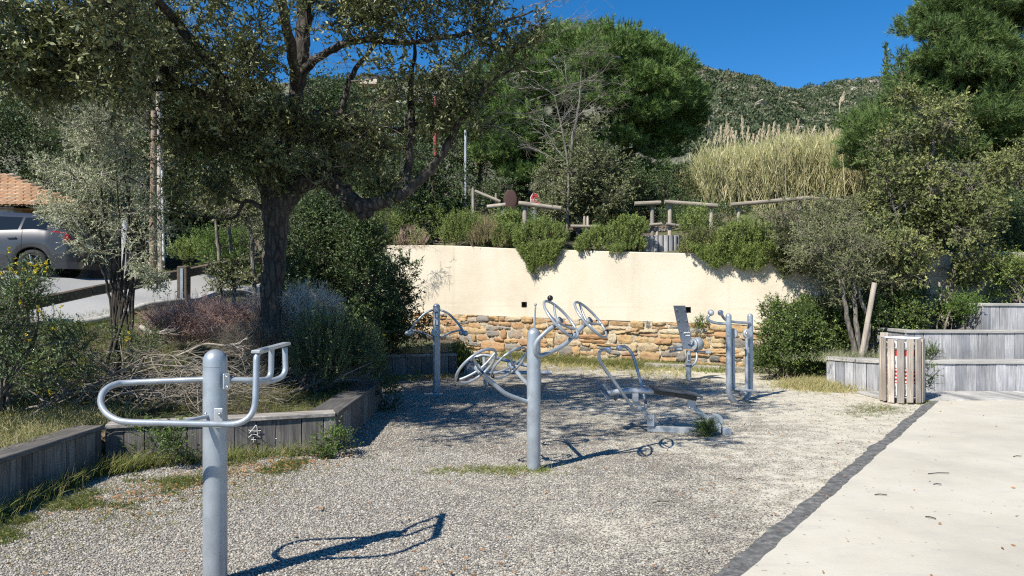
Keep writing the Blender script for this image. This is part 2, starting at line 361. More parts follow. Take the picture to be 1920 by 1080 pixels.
Xg = np.arange(-3.9, 13, .35); Yg = np.arange(-6, 22.6, .35); gxx, gyy = np.meshgrid(Xg, Yg)
Zg = lump(gxx, gyy, 1.4, .006)
n = len(Xg); m = len(Yg); ii, jj = np.meshgrid(np.arange(m - 1), np.arange(n - 1), indexing='ij')
cxx = (gxx[:-1, :-1] + .17); cyy = gyy[:-1, :-1] + .17
keep = inpoly(cxx, cyy, np.array([(-4.2, -7), (-4.2, 7.4), (-2.1, 8.2), (-2.1, 10.3), (-3.9, 10.3), (-4.1, 12.2), (-3.1, 15), (-1.5, 15.6), (-1.6, 21.3), (0, 20.2), (1.8, 18.7), (3.5, 17.5), (5, 16.5), (6.2, 15.9), (7.8, 15.5), (13, 15.8), (14, -7)]))
f = np.stack([ii * n + jj, ii * n + jj + 1, (ii + 1) * n + jj + 1, (ii + 1) * n + jj], -1)[keep]
mb.add(np.stack([gxx, gyy, Zg], -1), f, 0., True); mb.build('gravel_court', M_GRAVEL, kind='structure')
# pale concrete slab, dark border strip
def edgeX(y): return 1.336 + .7315 * (y - 4.25)
t = Nt('pale_concrete'); p = t.pos(); n1 = t.tex('TexNoise', .8, p, Detail=8., Roughness=.65); n2 = t.tex('TexNoise', 40, p, Detail=6.); v1 = t.tex('TexVoronoi', 9, p, Randomness=1.)
ns = t.tex('TexNoise', 2.2, t.pos((1, 2, 1)), Detail=9., Roughness=.7)
c = t.ramp(n1.outputs[0], (.3, (.44, .405, .33)), (.55, (.54, .5, .41)), (.75, (.59, .555, .475)))
c = t.mix(t.ramp(ns.outputs[0], (.52, (0, 0, 0)), (.7, (.5, .5, .5))), c, (.4, .385, .35))
c = t.mix(t.ramp(v1.outputs['Distance'], (.06, (.75, .75, .75)), (.11, (0, 0, 0))), c, (.22, .2, .17))
t.col(c); t.set(Roughness=.9); t.bump(n2.outputs[0], .004, .6); M_SLAB = t.m
t = Nt('dark_border'); p = t.pos(); n1 = t.tex('TexNoise', 16, p, Detail=9., Roughness=.75); n2 = t.tex('TexNoise', 1.7, p, Detail=6.)
c = t.ramp(n1.outputs[0], (.32, (.05, .05, .05)), (.5, (.13, .128, .122)), (.62, (.22, .215, .2)), (.75, (.4, .39, .36)))
t.col(t.mix(t.ramp(n2.outputs[0], (.62, (0, 0, 0)), (.68, (1, 1, 1))), c, (.55, .54, .5))); t.set(Roughness=.9); t.bump(n1.outputs[0], .01); M_STRIP = t.m
ys = np.arange(-5, 11.15, .06)
def wob(y, s, a, k): return a * (np.sin(y * s + k) + .6 * np.sin(y * s * 2.7 + 2 * k) + .5 * np.sin(y * s * 6.1 + k))
re = edgeX(ys) + wob(ys, 3.1, .005, 1) + np.repeat(rng.normal(size=len(ys) // 3 + 1), 3)[:len(ys)] * .006 + rng.normal(size=len(ys)) * .003; le = re - .17 - np.abs(wob(ys, 1.3, .015, 3)) - .0 * ys + rng.normal(size=len(ys)) * .006
def strip(mb, L, Rr, ys, z, side=.0):
    n = len(ys); V = np.concatenate([np.stack([L, ys, np.full(n, z)], -1), np.stack([Rr, ys, np.full(n, z)], -1)]); i = np.arange(n - 1)
    mb.add(V, np.stack([i, n + i, n + i + 1, i + 1], -1))
    if side:
        V2 = np.concatenate([np.stack([L, ys, np.full(n, z)], -1), np.stack([L, ys, np.full(n, z - side)], -1)]); mb.add(V2, np.stack([i, i + 1, n + i + 1, n + i], -1))
mb = MB(); strip(mb, le, re + .08, ys, .012); mb.build('border_strip', M_STRIP, kind='structure')
mb = MB(); strip(mb, re, np.full(len(ys), 16.), ys, .026, .03); mb.build('concrete_slab', M_SLAB, kind='structure')
mb = MB()
for k in range(90):                      # boardwalk edge planks laid at an angle
    x0 = 5.6 + k * .115; box(mb, (x0 + .06, 11.64, .022), (.105, 1.02, .03), axes((1, -.35, 0)) if 0 else None, rng.random(), .003, .002)
mb.build('boardwalk', M_WOODRC, kind='structure')
# road up on the left bank
t = Nt('road_asphalt'); p = t.pos(); n1 = t.tex('TexNoise', 60, p, Detail=5.); n2 = t.tex('TexNoise', 1., p, Detail=6.)
t.col(t.mix(n2.outputs[0], t.ramp(n1.outputs[0], (.3, (.2, .2, .195)), (.7, (.36, .355, .34))), (.33, .325, .31))); t.set(Roughness=.9); t.bump(n1.outputs[0], .006); M_ROAD = t.m
NE = np.array([(-24, 6.5), (-14, 9.4), (-8.0, 11.7), (-6.35, 13.4), (-5.75, 14.7), (-4.9, 16.6), (-4.6, 18.6)]); FE = np.array([(-26, 16.3), (-16, 17.6), (-10, 18.5), (-8, 18.7), (-6.6, 18.9), (-5.6, 19.2), (-5.2, 19.6)])
u = np.linspace(0, 1, 60); ne = catmull(NE, 12); fe = catmull(FE, 12); k = len(ne); mb = MB(); q = np.linspace(0, 1, 26)
G = ne[:, None] * (1 - q[None, :, None]) + fe[:, None] * q[None, :, None]; Z = H(G[..., 0], G[..., 1]) + .06
i = np.arange(k - 1)[:, None]; j = np.arange(25)[None]; mb.add(np.concatenate([G, Z[..., None]], -1), np.stack([i * 26 + j, (i + 1) * 26 + j, (i + 1) * 26 + j + 1, i * 26 + j + 1], -1).reshape(-1, 4), 0., True)
mb.build('road', M_ROAD, kind='structure')
mb = MB(); tube(mb, [(a, b, hz(a, b) + .07) for a, b in ne[2:]], .06, 6); mb.build('kerb', plain('kerb_concrete', (.45, .43, .38), .9), kind='structure')

# hills
def ridge(px, d, pts): return EYE + (HOR - np.interp(px, [a for a, _ in pts], [b for _, b in pts])) / F * d
SIL1 = [(-3000, 200), (-400, 180), (300, 160), (650, 150), (760, 146), (900, 138), (1100, 118), (1230, 112), (1295, 127), (1320, 134), (1350, 140), (1390, 143), (1420, 150), (1450, 166), (1490, 178), (1560, 200), (1700, 240), (2200, 260), (4500, 280)]
SIL2 = [(-3000, 200), (1200, 200), (1400, 195), (1480, 173), (1520, 166), (1560, 158), (1600, 153), (1660, 147), (1800, 130), (2300, 120), (4500, 180)]
t = Nt('hillside'); p = t.pos(); n1 = t.tex('TexNoise', .12, p, Detail=9., Roughness=.65); n2 = t.tex('TexNoise', .6, p, Detail=8.)
c = t.ramp(n2.outputs[0], (.3, (.07, .078, .045)), (.5, (.14, .14, .09)), (.7, (.27, .25, .19)))
t.col(t.mix(t.ramp(n1.outputs[0], (.45, (0, 0, 0)), (.6, (.7, .7, .7))), c, (.09, .1, .06))); t.set(Roughness=.95); t.bump(n2.outputs[0], .8); M_HILL = t.m
def hillz(px, d, dr, sil):
    k = np.clip((d - 46) / (dr - 46), 0, 1.25); top = ridge(px, dr, sil)
    s = np.where(k < 1, k ** 1.15, 1 - .5 * (k - 1)); return 5 + (top - 5) * s + lump(px * d / F, d, 9, 2.2 * 1., 3) * np.clip(k, 0, 1) * (1 - .75 * np.exp(-((k - 1) / .08) ** 2)) 
def hill(name, dr, sil, seed):
    px = np.arange(-2600, 4300, 18.); d = np.linspace(46, dr * 1.22, 70); gx_, gd = np.meshgrid(px, d); Z = hillz(gx_, gd, dr, sil); Z = Z - np.where(gd < 50, 3, 0)
    mb = MB(); n = len(px); m = len(d); i = np.arange(m - 1)[:, None]; j = np.arange(n - 1)[None]
    mb.add(np.stack([(gx_ - 960) / F * gd, gd, Z], -1), np.stack([i * n + j, i * n + j + 1, (i + 1) * n + j + 1, (i + 1) * n + j], -1).reshape(-1, 4), 0., True)
    mb.build(name, M_HILL, kind='structure')
hill('hillside', 200, SIL1, 1); hill('hill_ridge', 380, SIL2, 2)
def scrub(px0, px1, dr, sil, n, smin, smax, dmin=.5):
    mb = MB(); px = rng.uniform(px0, px1, n); d = 46 + (dr - 46) * rng.uniform(dmin, 1.02, n); z = hillz(px, d, dr, sil)
    c = np.stack([(px - 960) / F * d, d, z], -1); s = rng.uniform(smin, smax, n) ** 1.; K = 80
    u = nrm(rng.normal(size=(n, K, 3))); u[..., 2] = np.abs(u[..., 2]) * .9 - .15
    p = (c[:, None] + u * s[:, None, None] * rng.uniform(.75, 1.05, (n, K, 1))).reshape(-1, 3)
    dd = nrm(u.reshape(-1, 3) + rng.normal(size=(n * K, 3)) * .9); L = np.repeat(s, K) * .32
    v = np.clip(np.repeat(rng.beta(1.1, 1.5, n), K) * .9 + rng.random(n * K) * .2, 0, 1)
    leaves(mb, p, dd, L, L * .7, v); return mb
GAIN = 1.5
G_HILL = leafmat('hill_scrub_leaf', ((0, (.025, .04, .022)), (.5, (.06, .078, .042)), (.8, (.12, .125, .08)), (1, (.19, .17, .12))), .1, .8, .1)
a = scrub(1180, 1750, 200, SIL1, 2700, .6, 2.0, .3); a.build('scrub', G_HILL, kind='stuff')
a = scrub(560, 900, 200, SIL1, 500, 1., 2.4, .5); a.build('scrub', G_HILL, kind='stuff')
a = scrub(1400, 1800, 380, SIL2, 1100, 1.2, 3.2, .5); a.build('scrub', G_HILL, kind='stuff')
mb = MB()
for k in range(300):
    px = rng.uniform(1200, 1720); sec = rng.random() < .25; dr, sil = (380, SIL2) if sec else (200, SIL1); d = 46 + (dr - 46) * rng.uniform(.45, .99); c = A((px - 960) / F * d, d, float(hillz(px, d, dr, sil)) + .2)
    s = rng.uniform(.5, 1.5) * (1.4 if sec else .9) * (1.6 if rng.random() < .1 else 1); box(mb, c, (s * 1.7, s, s * .8), axes(rng.normal(size=3) * (1, 1, .2)), rng.random(), s * .2, s * .15)
mb.build('rocks', plain('granite', (.33, .29, .24), .9, 0, .3, .8, .3), kind='stuff')

# ------------------------------------------------------------------ retaining wall with plaster above and rubble stone below
wc = catmull(WALL, 10)
def wallat(s):
    """point at x = s on the wall line: (x, y, ztop, zbound), tangent, outward normal"""
    k = np.interp(s, wc[:, 0], np.arange(len(wc))); i = int(min(max(k, 0), len(wc) - 2)); tt = wc[i + 1, :2] - wc[i, :2]; tt = tt / np.linalg.norm(tt)
    q = [np.interp(s, wc[:, 0], wc[:, j]) for j in range(4)]; return q, A(tt[0], tt[1], 0), A(tt[1], -tt[0], 0)
t = Nt('cream_render'); p = t.pos(); n1 = t.tex('TexNoise', .9, p, Detail=7.); n2 = t.tex('TexNoise', 25, p, Detail=8.); n3 = t.tex('TexNoise', 1.5, t.pos((1, 1, .25)), Detail=5.)
c = t.ramp(n1.outputs[0], (.3, (.55, .485, .375)), (.5, (.605, .545, .43)), (.7, (.625, .575, .47)))
c = t.mix(t.ramp(n3.outputs[0], (.55, (0, 0, 0)), (.75, (.45, .45, .45))), c, (.56, .46, .32))
n4 = t.tex('TexNoise', 1., t.pos((3.5, 3.5, .22)), Detail=6.); c = t.mix(t.ramp(n4.outputs[0], (.56, (0, 0, 0)), (.7, (.38, .38, .38))), c, (.43, .38, .29)); n5 = t.tex('TexNoise', 60, p, Detail=4.); c = t.mix(t.ramp(n5.outputs[0], (.62, (0, 0, 0)), (.7, (.3, .3, .3))), c, (.5, .44, .34))
t.col(c); t.set(Roughness=.92); t.bump(t.math('ADD', n2.outputs[0], t.math('MULTIPLY', n1.outputs[0], 5.)), .008, .7); M_PLASTER = t.m
root = thing('retaining_wall', 'curved cream plastered retaining wall over a band of ochre rubble stone', 'wall', (3.5, 16.8, 0))
holes = []
for hx, hy in ((983, 571), (1289, 581)):
    for s in np.linspace(-1, 6, 700):
        q, _, _ = wallat(s)
        if q[0] / q[1] * F + 960 >= hx: holes.append((s, EYE + (HOR - hy) / F * q[1])); break
xs = sorted(list(np.arange(-4.6, 18, .12)) + [h[0] - .07 for h in holes] + [h[0] + .07 for h in holes])
xs = [x for x in xs if not any(abs(x - h[0]) < .069 for h in holes)]
mb = MB(); hb = MB()
rows = []
for x in xs:
    q, tt, nn = wallat(x); zh0, zh1 = holes[0][1] - .065, holes[0][1] + .065
    rows.append([A(q[0], q[1], z) + nn * (.02 + .01 * math.sin(x * 2.3 + z * 3)) for z in (q[3] - .02, holes[1][1] - .065, holes[1][1] + .065, holes[0][1] - .0651, holes[0][1] + .065, q[2] - .02)] + [A(q[0], q[1], q[2]), A(q[0], q[1], q[2]) - nn * .25, A(q[0], q[1], -.3) - nn * .25])
# rows of heights are made increasing per station
for r_ in rows:
    zs = sorted([r_[k][2] for k in range(6)])
    for k in range(6): r_[k] = A(r_[k][0], r_[k][1], zs[k])
RW = np.array(rows); n = RW.shape[1]; fs = []
for i in range(len(xs) - 1):
    for j in range(n - 1):
        cx = (xs[i] + xs[i + 1]) / 2; cz = (RW[i, j, 2] + RW[i, j + 1, 2]) / 2
        if j < 5 and any(abs(cx - h[0]) < .065 and abs(cz - h[1]) < .06 for h in holes): continue
        fs.append([i * n + j, (i + 1) * n + j, (i + 1) * n + j + 1, i * n + j + 1])
mb.add(RW.reshape(-1, 3), fs, 0., False); mb.build('plaster', M_PLASTER, root)
for h in holes:
    q, tt, nn = wallat(h[0]); hb2 = MB(); c = A(q[0], q[1], h[1]) + nn * .02
    for (a_, b_) in ((-.07, 0), (.07, 0)): box(hb2, c + tt * a_ - nn * .1, (.01, .2, .14), axes(tt), 0)
    for z in (-.066, .066): box(hb2, c + A(0, 0, z) - nn * .1, (.15, .2, .01), axes(tt), 0)
    box(hb2, c - nn * .19, (.15, .01, .14), axes(tt), 0)
    hb2.build('drain_hole', plain('drain_dark', (.05, .04, .03), .9), root)
# rubble stones
t = Nt('rubble_stone'); p = t.pos(); n1 = t.tex('TexNoise', 9, p, Detail=9., Roughness=.7); n2 = t.tex('TexNoise', 3, p, Detail=4.)
c = t.ramp(t.att(), (0, (.2, .19, .17)), (.14, (.34, .32, .28)), (.2, (.36, .2, .1)), (.36, (.43, .26, .13)), (.5, (.38, .25, .13)), (.7, (.52, .35, .17)), (.85, (.5, .4, .24)), (1, (.52, .45, .33)))
c = t.mix(t.ramp(n2.outputs[0], (.5, (0, 0, 0)), (.72, (.6, .6, .6))), c, (.42, .25, .12))
c = t.mix(t.ramp(n1.outputs[0], (.35, (.55, .55, .55)), (.5, (0, 0, 0))), c, (.14, .1, .065)); t.col(c); t.set(Roughness=.9); t.bump(n1.outputs[0], .045, 1.); M_STONE = t.m
sb = MB()
def stone(c, wd, ht, tt, nn, v):
    nx, nz = 9, 6; uu, vv = np.meshgrid(np.linspace(-1, 1, nx), np.linspace(-1, 1, nz)); pw = rng.uniform(8, 22)
    sx = np.sign(uu) * np.abs(uu); edge = (np.abs(uu) ** pw + np.abs(vv) ** pw) ; dep = np.clip(1.5 * (1 - edge * .5), 0, 1)
    skew = rng.normal() * .2; tw = rng.normal() * .14
    k = (1 - .10 * (np.abs(uu) * np.abs(vv)) ** 2)
    cj = rng.normal(size=(4, 2)) * A(.022, .014); bw = [(1 - uu) * (1 - vv) / 4, (1 + uu) * (1 - vv) / 4, (1 - uu) * (1 + vv) / 4, (1 + uu) * (1 + vv) / 4]; k = 1 - .07 * (uu * vv) ** 4
    X = uu * k * wd / 2 + sum(b_ * c_[0] for b_, c_ in zip(bw, cj)); Zz = (vv * k + tw * uu * .4) * ht / 2 + sum(b_ * c_[1] for b_, c_ in zip(bw, cj)); X += rng.normal(size=X.shape) * .008; Zz += rng.normal(size=X.shape) * .006
    D = -.05 + dep * rng.uniform(.06, .115) + rng.normal(size=X.shape) * .007 + uu * rng.normal() * .015 + vv * rng.normal() * .012
    V = c + X[..., None] * tt + Zz[..., None] * A(0, 0, 1) + D[..., None] * nn; i = np.arange(nz - 1)[:, None]; j = np.arange(nx - 1)[None]
    sb.add(V, np.stack([i * nx + j, i * nx + j + 1, (i + 1) * nx + j + 1, (i + 1) * nx + j], -1).reshape(-1, 4), v, True)
    ring = np.concatenate([V[0, :], V[1:, -1], V[-1, -2::-1], V[-2:0:-1, 0]]); back = ring - (D.min() + .16) * nn * 0 - nn * .14; k2 = len(ring); ii = np.arange(k2)
    sb.add(np.concatenate([ring, back]), np.stack([ii, k2 + ii, k2 + (ii + 1) % k2, (ii + 1) % k2], -1), v)
zl = 0.0; edges = [-.08, .12, .31, .46, .66, .83, 1.0]
span = 2.0
for ci in range(len(edges) - 1):
    x = -4.4 + rng.random() * .2
    while x < 12:
        wd = rng.choice([rng.uniform(.16, .3), rng.uniform(.3, .55), rng.uniform(.5, .85)], p=[.3, .45, .25])
        q, tt, nn = wallat(x + wd / 2 * tt[0] if x > -4.4 else x); sc_ = q[3] / 1.0
        z0 = edges[ci] * sc_ + .035 * math.sin(x * 3.1 + ci * 1.7); z1 = edges[ci + 1] * sc_ + .035 * math.sin(x * 3.1 + (ci + 1) * 1.7)
        if ci == len(edges) - 2: z1 = q[3] - .012
        hh_ = z1 - z0
        if rng.random() < .3 and wd > .2:
            for (a_, b_) in ((0, .45), (.45, 1)): stone(A(q[0], q[1], z0 + hh_ * (a_ + b_) / 2), wd - .02, hh_ * (b_ - a_) - .008, tt, nn, rng.random())
        else: stone(A(q[0], q[1], (z0 + z1) / 2), wd - rng.uniform(.012, .03), hh_ - rng.uniform(.008, .022), tt, nn, rng.random())
        x += wd * tt[0]
sb.build('stonework', M_STONE, root)
mb = MB(); pts = []
for x in np.arange(-4.6, 18, .2):
    q, tt, nn = wallat(x); pts.append([A(q[0], q[1], -.2) - nn * .0, A(q[0], q[1], q[3] - .005) - nn * .0])
pts = np.array(pts); i = np.arange(len(pts) - 1); mb.add(pts.reshape(-1, 3), np.stack([2 * i, 2 * i + 2, 2 * i + 3, 2 * i + 1], -1)); mb.build('mortar', plain('mortar', (.42, .36, .26), .95, 0, .4, 20, .02), root)
# timber kerb below the stone wall
root = thing('timber_edging', 'low weathered timber kerb at the foot of the stone wall behind the twin-post machine', 'edging', P(1310, 694, 15.9) * (1, 1, 0))
mb = MB(); beam(mb, (2.9, 16.35, .05), (4.35, 15.6, .05), .1, .13, .8, .01, .004); beam(mb, (4.36, 15.59, .05), (6.1, 14.85, .05), .1, .12, .6, .01, .004); mb.build('beam', M_WOODCAP, root)

# ------------------------------------------------------------------ timber planters
def palisade(name, label, pts, top, mat, capmat, base=-.05, pw=(.12, .2), thick=.05, capw=.24, capt=.045, out=.02, cat='planter', gap=.006, capv=.6):
    """vertical boards along a polyline whose outer side is on the right when walking; a cap plank on top"""
    root = thing(name, label, cat, (pts[0][0], pts[0][1], 0)); bm_ = MB(); cm = MB()
    for (a, b) in zip(pts[:-1], pts[1:]):
        a = A(*a, 0); b = A(*b, 0); L = np.linalg.norm(b - a); tt = (b - a) / L; nn = A(tt[1], -tt[0], 0); s = 0
        while s < L - .02:
            wd = min(rng.uniform(*pw), L - s); c = a + tt * (s + wd / 2) - nn * (thick / 2 + rng.uniform(0, .008)); ht = top - capt - base
            box(bm_, c + A(0, 0, base + ht / 2), (wd - gap, thick, ht), axes(tt), rng.random(), .004, .0015); s += wd
        mid = (a + b) / 2 - nn * (capw / 2 - out); kk = max(1, int(L / 2.6))
        for k in range(kk):
            p0 = a + tt * L * k / kk + tt * .004; p1 = a + tt * L * (k + 1) / kk - tt * .004; off = -nn * (capw / 2 - out) + A(0, 0, top - capt / 2)
            beam(cm, p0 + off, p1 + off, capw, capt, capv + rng.uniform(-.2, .2), .006, .003)
    bm_.build('board_facing', mat, root); cm.build('cap_plank', capmat, root); return root
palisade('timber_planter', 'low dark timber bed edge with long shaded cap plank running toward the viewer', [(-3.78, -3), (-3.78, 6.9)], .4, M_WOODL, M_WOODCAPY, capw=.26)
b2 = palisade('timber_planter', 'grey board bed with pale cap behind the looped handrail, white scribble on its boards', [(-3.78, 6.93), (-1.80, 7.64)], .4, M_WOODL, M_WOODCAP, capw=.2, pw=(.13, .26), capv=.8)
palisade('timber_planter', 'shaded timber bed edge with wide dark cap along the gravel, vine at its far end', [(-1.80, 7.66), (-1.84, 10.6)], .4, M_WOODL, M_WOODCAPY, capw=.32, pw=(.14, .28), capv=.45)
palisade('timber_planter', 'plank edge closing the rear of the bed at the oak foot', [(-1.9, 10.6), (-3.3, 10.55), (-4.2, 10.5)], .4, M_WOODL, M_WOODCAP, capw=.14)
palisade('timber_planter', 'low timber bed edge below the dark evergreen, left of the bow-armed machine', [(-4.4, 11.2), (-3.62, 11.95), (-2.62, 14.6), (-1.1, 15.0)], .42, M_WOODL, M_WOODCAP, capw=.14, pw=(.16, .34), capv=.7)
# scribble on the boards (white painted letter A like marks and a small star)
mb = MB(); tt = nrm(A(1.98, .71, 0)); nn = A(tt[1], -tt[0], 0)
def onB(px, py):
    a = A(-3.78, 6.93, 0); dr = A((px - 960) / F, 1, 0); M_ = np.array([[dr[0], -tt[0]], [dr[1], -tt[1]]]); s = np.linalg.solve(M_, a[:2]); d = s[0]; return A(dr[0] * d, d, EYE + (HOR - py) / F * d) + nn * .012
for st_ in ([(467, 812), (475, 803), (481, 797), (483, 815), (487, 819)], [(465, 806), (478, 808), (489, 807)], [(466, 820), (474, 814), (484, 816)], [(471, 824), (480, 824)], [(475, 819), (475, 829)], [(516, 822), (519, 822)]):
    tube(mb, catmull([onB(*q) for q in st_], 3) if len(st_) > 2 else [onB(*q) for q in st_], .0035, 4)
mb.build('painted_scribble', plain('white_paint', (.7, .7, .68), .8), b2)
# stepped timber terraces on the right
palisade('timber_terrace', 'lowest silver-grey timber step with angled end behind the slatted bin', [(5.45, 12.95), (5.75, 12.5), (6.25, 12.2), (18, 12.15)], .53, M_WOODR, M_WOODRC, base=.0, pw=(.155, .175), capw=.3, cat='terrace', capt=.06)
palisade('timber_terrace', 'middle silver-grey timber step above the boardwalk, weeds at its corner', [(6.72, 14.2), (6.72, 12.75), (18, 12.72)], 1.0, M_WOODR, M_WOODRC, base=.45, pw=(.15, .17), capw=.22, cat='terrace', capt=.05)
palisade('timber_terrace', 'topmost silver-grey timber step half hidden by a green shrub', [(8.38, 14.2), (8.38, 13.3), (18, 13.25)], 1.45, M_WOODR, M_WOODRC, base=.95, pw=(.15, .18), capw=.2, cat='terrace', capt=.05)
mb = MB()
for (x0, x1, y0, y1, z) in ((5.8, 18, 12.45, 12.8, .5), (5.62, 6.8, 12.75, 15.0, .44), (6.8, 18, 12.95, 13.4, .95), (6.8, 8.45, 12.95, 14.95, .93), (8.5, 18, 13.4, 15.1, 1.38)):
    grid(mb, np.linspace(x0, x1, 20), np.linspace(y0, y1, 8), lambda x, y: z + lump(x, y, .3, .02))
mb.build('planting_soil', M_SOIL, kind='structure')

# ------------------------------------------------------------------ litter bin
root = thing('litter_bin', 'round litter bin of weathered vertical slats lined with a white and red plastic bag', 'bin', (5.82, 11.15, 0))
bc = A(5.82, 11.15, 0); mb = MB(); nS = 14
for k in range(nS):
    a = 2 * math.pi * (k + .3) / nS; nn = A(math.cos(a), math.sin(a), 0); tt = A(-math.sin(a), math.cos(a), 0)
    box(mb, bc + nn * .29 + A(0, 0, .49 + rng.uniform(-.01, .01)), (.095, .022, .93), axes(tt), rng.random(), .003, .003)
mb.build('slat_shell', M_BINW, root)
mb = MB()
for z in (.1, .82): mb = MB(); tube(mb, [bc + A(.268 * math.cos(a), .268 * math.sin(a), z) for a in np.linspace(0, 2 * np.pi, 29)[:-1]], .012, 6, closed=True); mb.build('hoop', M_STEEL, root)
mb = MB(); beam(mb, bc + A(-.08, .36, 0), bc + A(-.08, .36, 1.02), .09, .09, .9, .005, 0, (0, 1, 0)); mb.build('support_post', M_BINW, root)
t = Nt('printed_bag'); p = t.pos(); sx = t.N('SeparateXYZ'); t.L.new(p, sx.inputs[0]); wv = t.tex('TexNoise', 7, p, Detail=2.)
zz = sx.outputs[2]; band = t.math('MULTIPLY', t.math('GREATER_THAN', zz, .30), t.math('LESS_THAN', zz, .52)); chk = t.math('GREATER_THAN', t.math('SINE', t.math('MULTIPLY', zz, 110.)), -.3)
b2_ = t.math('MULTIPLY', t.math('GREATER_THAN', zz, .70), t.math('LESS_THAN', zz, .79)); red = t.math('ADD', t.math('MULTIPLY', band, chk), t.math('MULTIPLY', b2_, t.math('GREATER_THAN', wv.outputs[0], .47)))
t.col(t.mix(t.math('MINIMUM', red, 1.), (.8, .8, .82), (.6, .03, .03))); t.set(Roughness=.35); M_BAG = t.m
mb = MB(); zs = np.linspace(.12, .965, 24); k = 36; V = []
for z in zs:
    a = np.arange(k) * 2 * np.pi / k; r = .235 + .012 * np.sin(a * 9 + z * 14) + .01 * rng.normal(size=k) - .04 * max(0, (.3 - z)); r = r + (.03 if z > .93 else 0)
    V.append(np.stack([bc[0] + r * np.cos(a), bc[1] + r * np.sin(a), np.full(k, z)], -1))
V = np.array(V); i = np.arange(len(zs) - 1)[:, None]; j = np.arange(k)[None]; mb.add(V, np.stack([i * k + j, i * k + (j + 1) % k, (i + 1) * k + (j + 1) % k, (i + 1) * k + j], -1).reshape(-1, 4), 0., True)
bag = mb.build('bin_bag', M_BAG); bag['label'] = 'white plastic bag with red print lining the slatted round bin'; bag['category'] = 'bag'

# ------------------------------------------------------------------ outdoor gym machines
def bolts(root, pts, ax, r=.007):
    for p_ in pts:
        mb = MB(); disc(mb, p_, ax, r * 1.6, .003, 10); sphere(mb, np.array(p_) + nrm(A(*ax)) * .002, r, n=8, m=6); mb.build('bolt', M_CHROME, root)
PXL = lambda l: [P(*q) for q in l]
# 1 looped hip/stretch rail on a thick post
b = P(403.5, 1095.5, 4.13); b[2] = 0
g1 = thing('stretching_station', 'thick grey steel post with a looped handrail and small padded backrest, closest machine', 'exercise machine', b)
mb = MB(); mkpost(mb, b, 1.3, .0645, 32); tube(mb, [b + A(0, 0, 1.205), b + A(0, 0, 1.21)], .0655, 32); mb.build('post', M_STEEL, g1)
r = .0165
mb = MB(); tube(mb, np.concatenate([fillet([P(500, 655, 4.12), P(481, 660, 4.02), P(478, 797, 3.93), P(250, 792, 3.84)], [0, .05, .14, 0], 8)[:-1], catmull(PXL([(250, 792, 3.84), (222, 788, 3.84), (199, 774, 3.87), (189, 754, 3.92), (195, 734, 3.98), (215, 721, 4.04), (250, 717, 4.09), (388, 711, 4.14)]), 6)]), r, 14); mb.build('handrail_loop', M_STEEL, g1)
mb = MB(); tube(mb, fillet([P(428, 712, 4.14), P(478, 713, 4.18), P(508, 712, 4.28), P(509, 655, 4.3)], [0, .05, .11, 0], 8), r, 14); mb.build('inner_upright', M_STEEL, g1)
mb = MB(); tube(mb, fillet([P(462, 716, 4.2), P(505, 716, 4.4), P(536, 705, 4.5), P(534, 652, 4.52)], [0, .1, .12, 0], 8), r, 14); mb.build('outer_upright', M_STEEL, g1)
mb = MB(); beam(mb, P(479, 660, 4.0), P(538, 644, 4.56), .05, .018, 0, .004); mb.build('backrest_bar', M_STEEL2, g1)
mb = MB(); tube(mb, [P(325, 795, 3.87), P(395, 779, 4.09)], .011, 10); mb.build('brace', M_STEEL, g1)
mb = MB(); box(mb, P(410, 784, 4.062), (.05, .014, .11), None, 0, .004); mb.build('bracket', M_STEEL2, g1)
mb = MB(); box(mb, P(424.5, 715, 4.075), (.035, .01, .085), axes((.75, .66, 0)), 0, .004); mb.build('bracket', M_STEEL2, g1)
bolts(g1, [P(412, 776, 4.045), P(386, 776, 4.07)], (0, -1, 0), .008); bolts(g1, [P(426, 707, 4.055), P(427, 726, 4.055)], (.6, -.8, 0), .008)
# 2 four-wheel machine
b = P(1000.7, 882, 6.81); b[2] = 0
g2 = thing('arm_wheel_station', 'grey steel post carrying four spoked hand wheels, two raised with black knobs and two low', 'exercise machine', b)
mb = MB(); mkpost(mb, b, 1.3, .0625, 28); mb.build('post', M_STEEL, g2)
mb = MB(); tube(mb, [P(1002, 617, 6.81), P(1004, 573, 6.81)], .0075, 8); sphere(mb, P(1004, 571, 6.81), .013); mb.build('thin_rod', M_STEEL, g2)
def wheel(root, c, n, R_, knob, hub_back=.075, knobmat=M_BLACK, rot=0.):
    c = np.array(c, float); n = nrm(n); u = nrm(np.cross(n, A(0, 1, 0.1))); v_ = np.cross(n, u)
    mb = MB(); tube(mb, [c + (u * math.cos(a) + v_ * math.sin(a)) * R_ for a in np.linspace(0, 2 * np.pi, 41)[:-1]], .0125, 10, closed=True)
    wo_ = mb.build('wheel', M_STEEL, root)
    for k in range(4):
        a = rot + k * np.pi / 2; e = c + (u * math.cos(a) + v_ * math.sin(a)) * R_; mb = MB(); tube(mb, catmull([c - n * .045, c - n * .03 + (e - c) * .5, e], 4), .011, 8)
        o = mb.build('spoke', M_STEEL, wo_); o.location = (0, 0, 0)
    mb = MB(); tube(mb, [c - n * hub_back, c - n * .005], [.026, .034], 16); mb.build('hub', M_STEEL, wo_).location = (0, 0, 0)
    mb = MB(); disc(mb, c - n * .001, n, .03, .012, 16); mb.build('hub_cap', M_DARKPLATE, wo_).location = (0, 0, 0)
    mb = MB(); disc(mb, c - n * (hub_back + .012), n, .022, .03, 14); mb.build('collar', M_DARKPLATE, wo_).location = (0, 0, 0)
    if knob is not None: mb = MB(); sphere(mb, knob, .026, n=16, m=10); mb.build('knob', knobmat, wo_).location = (0, 0, 0)
    return c - n * (hub_back + .02)
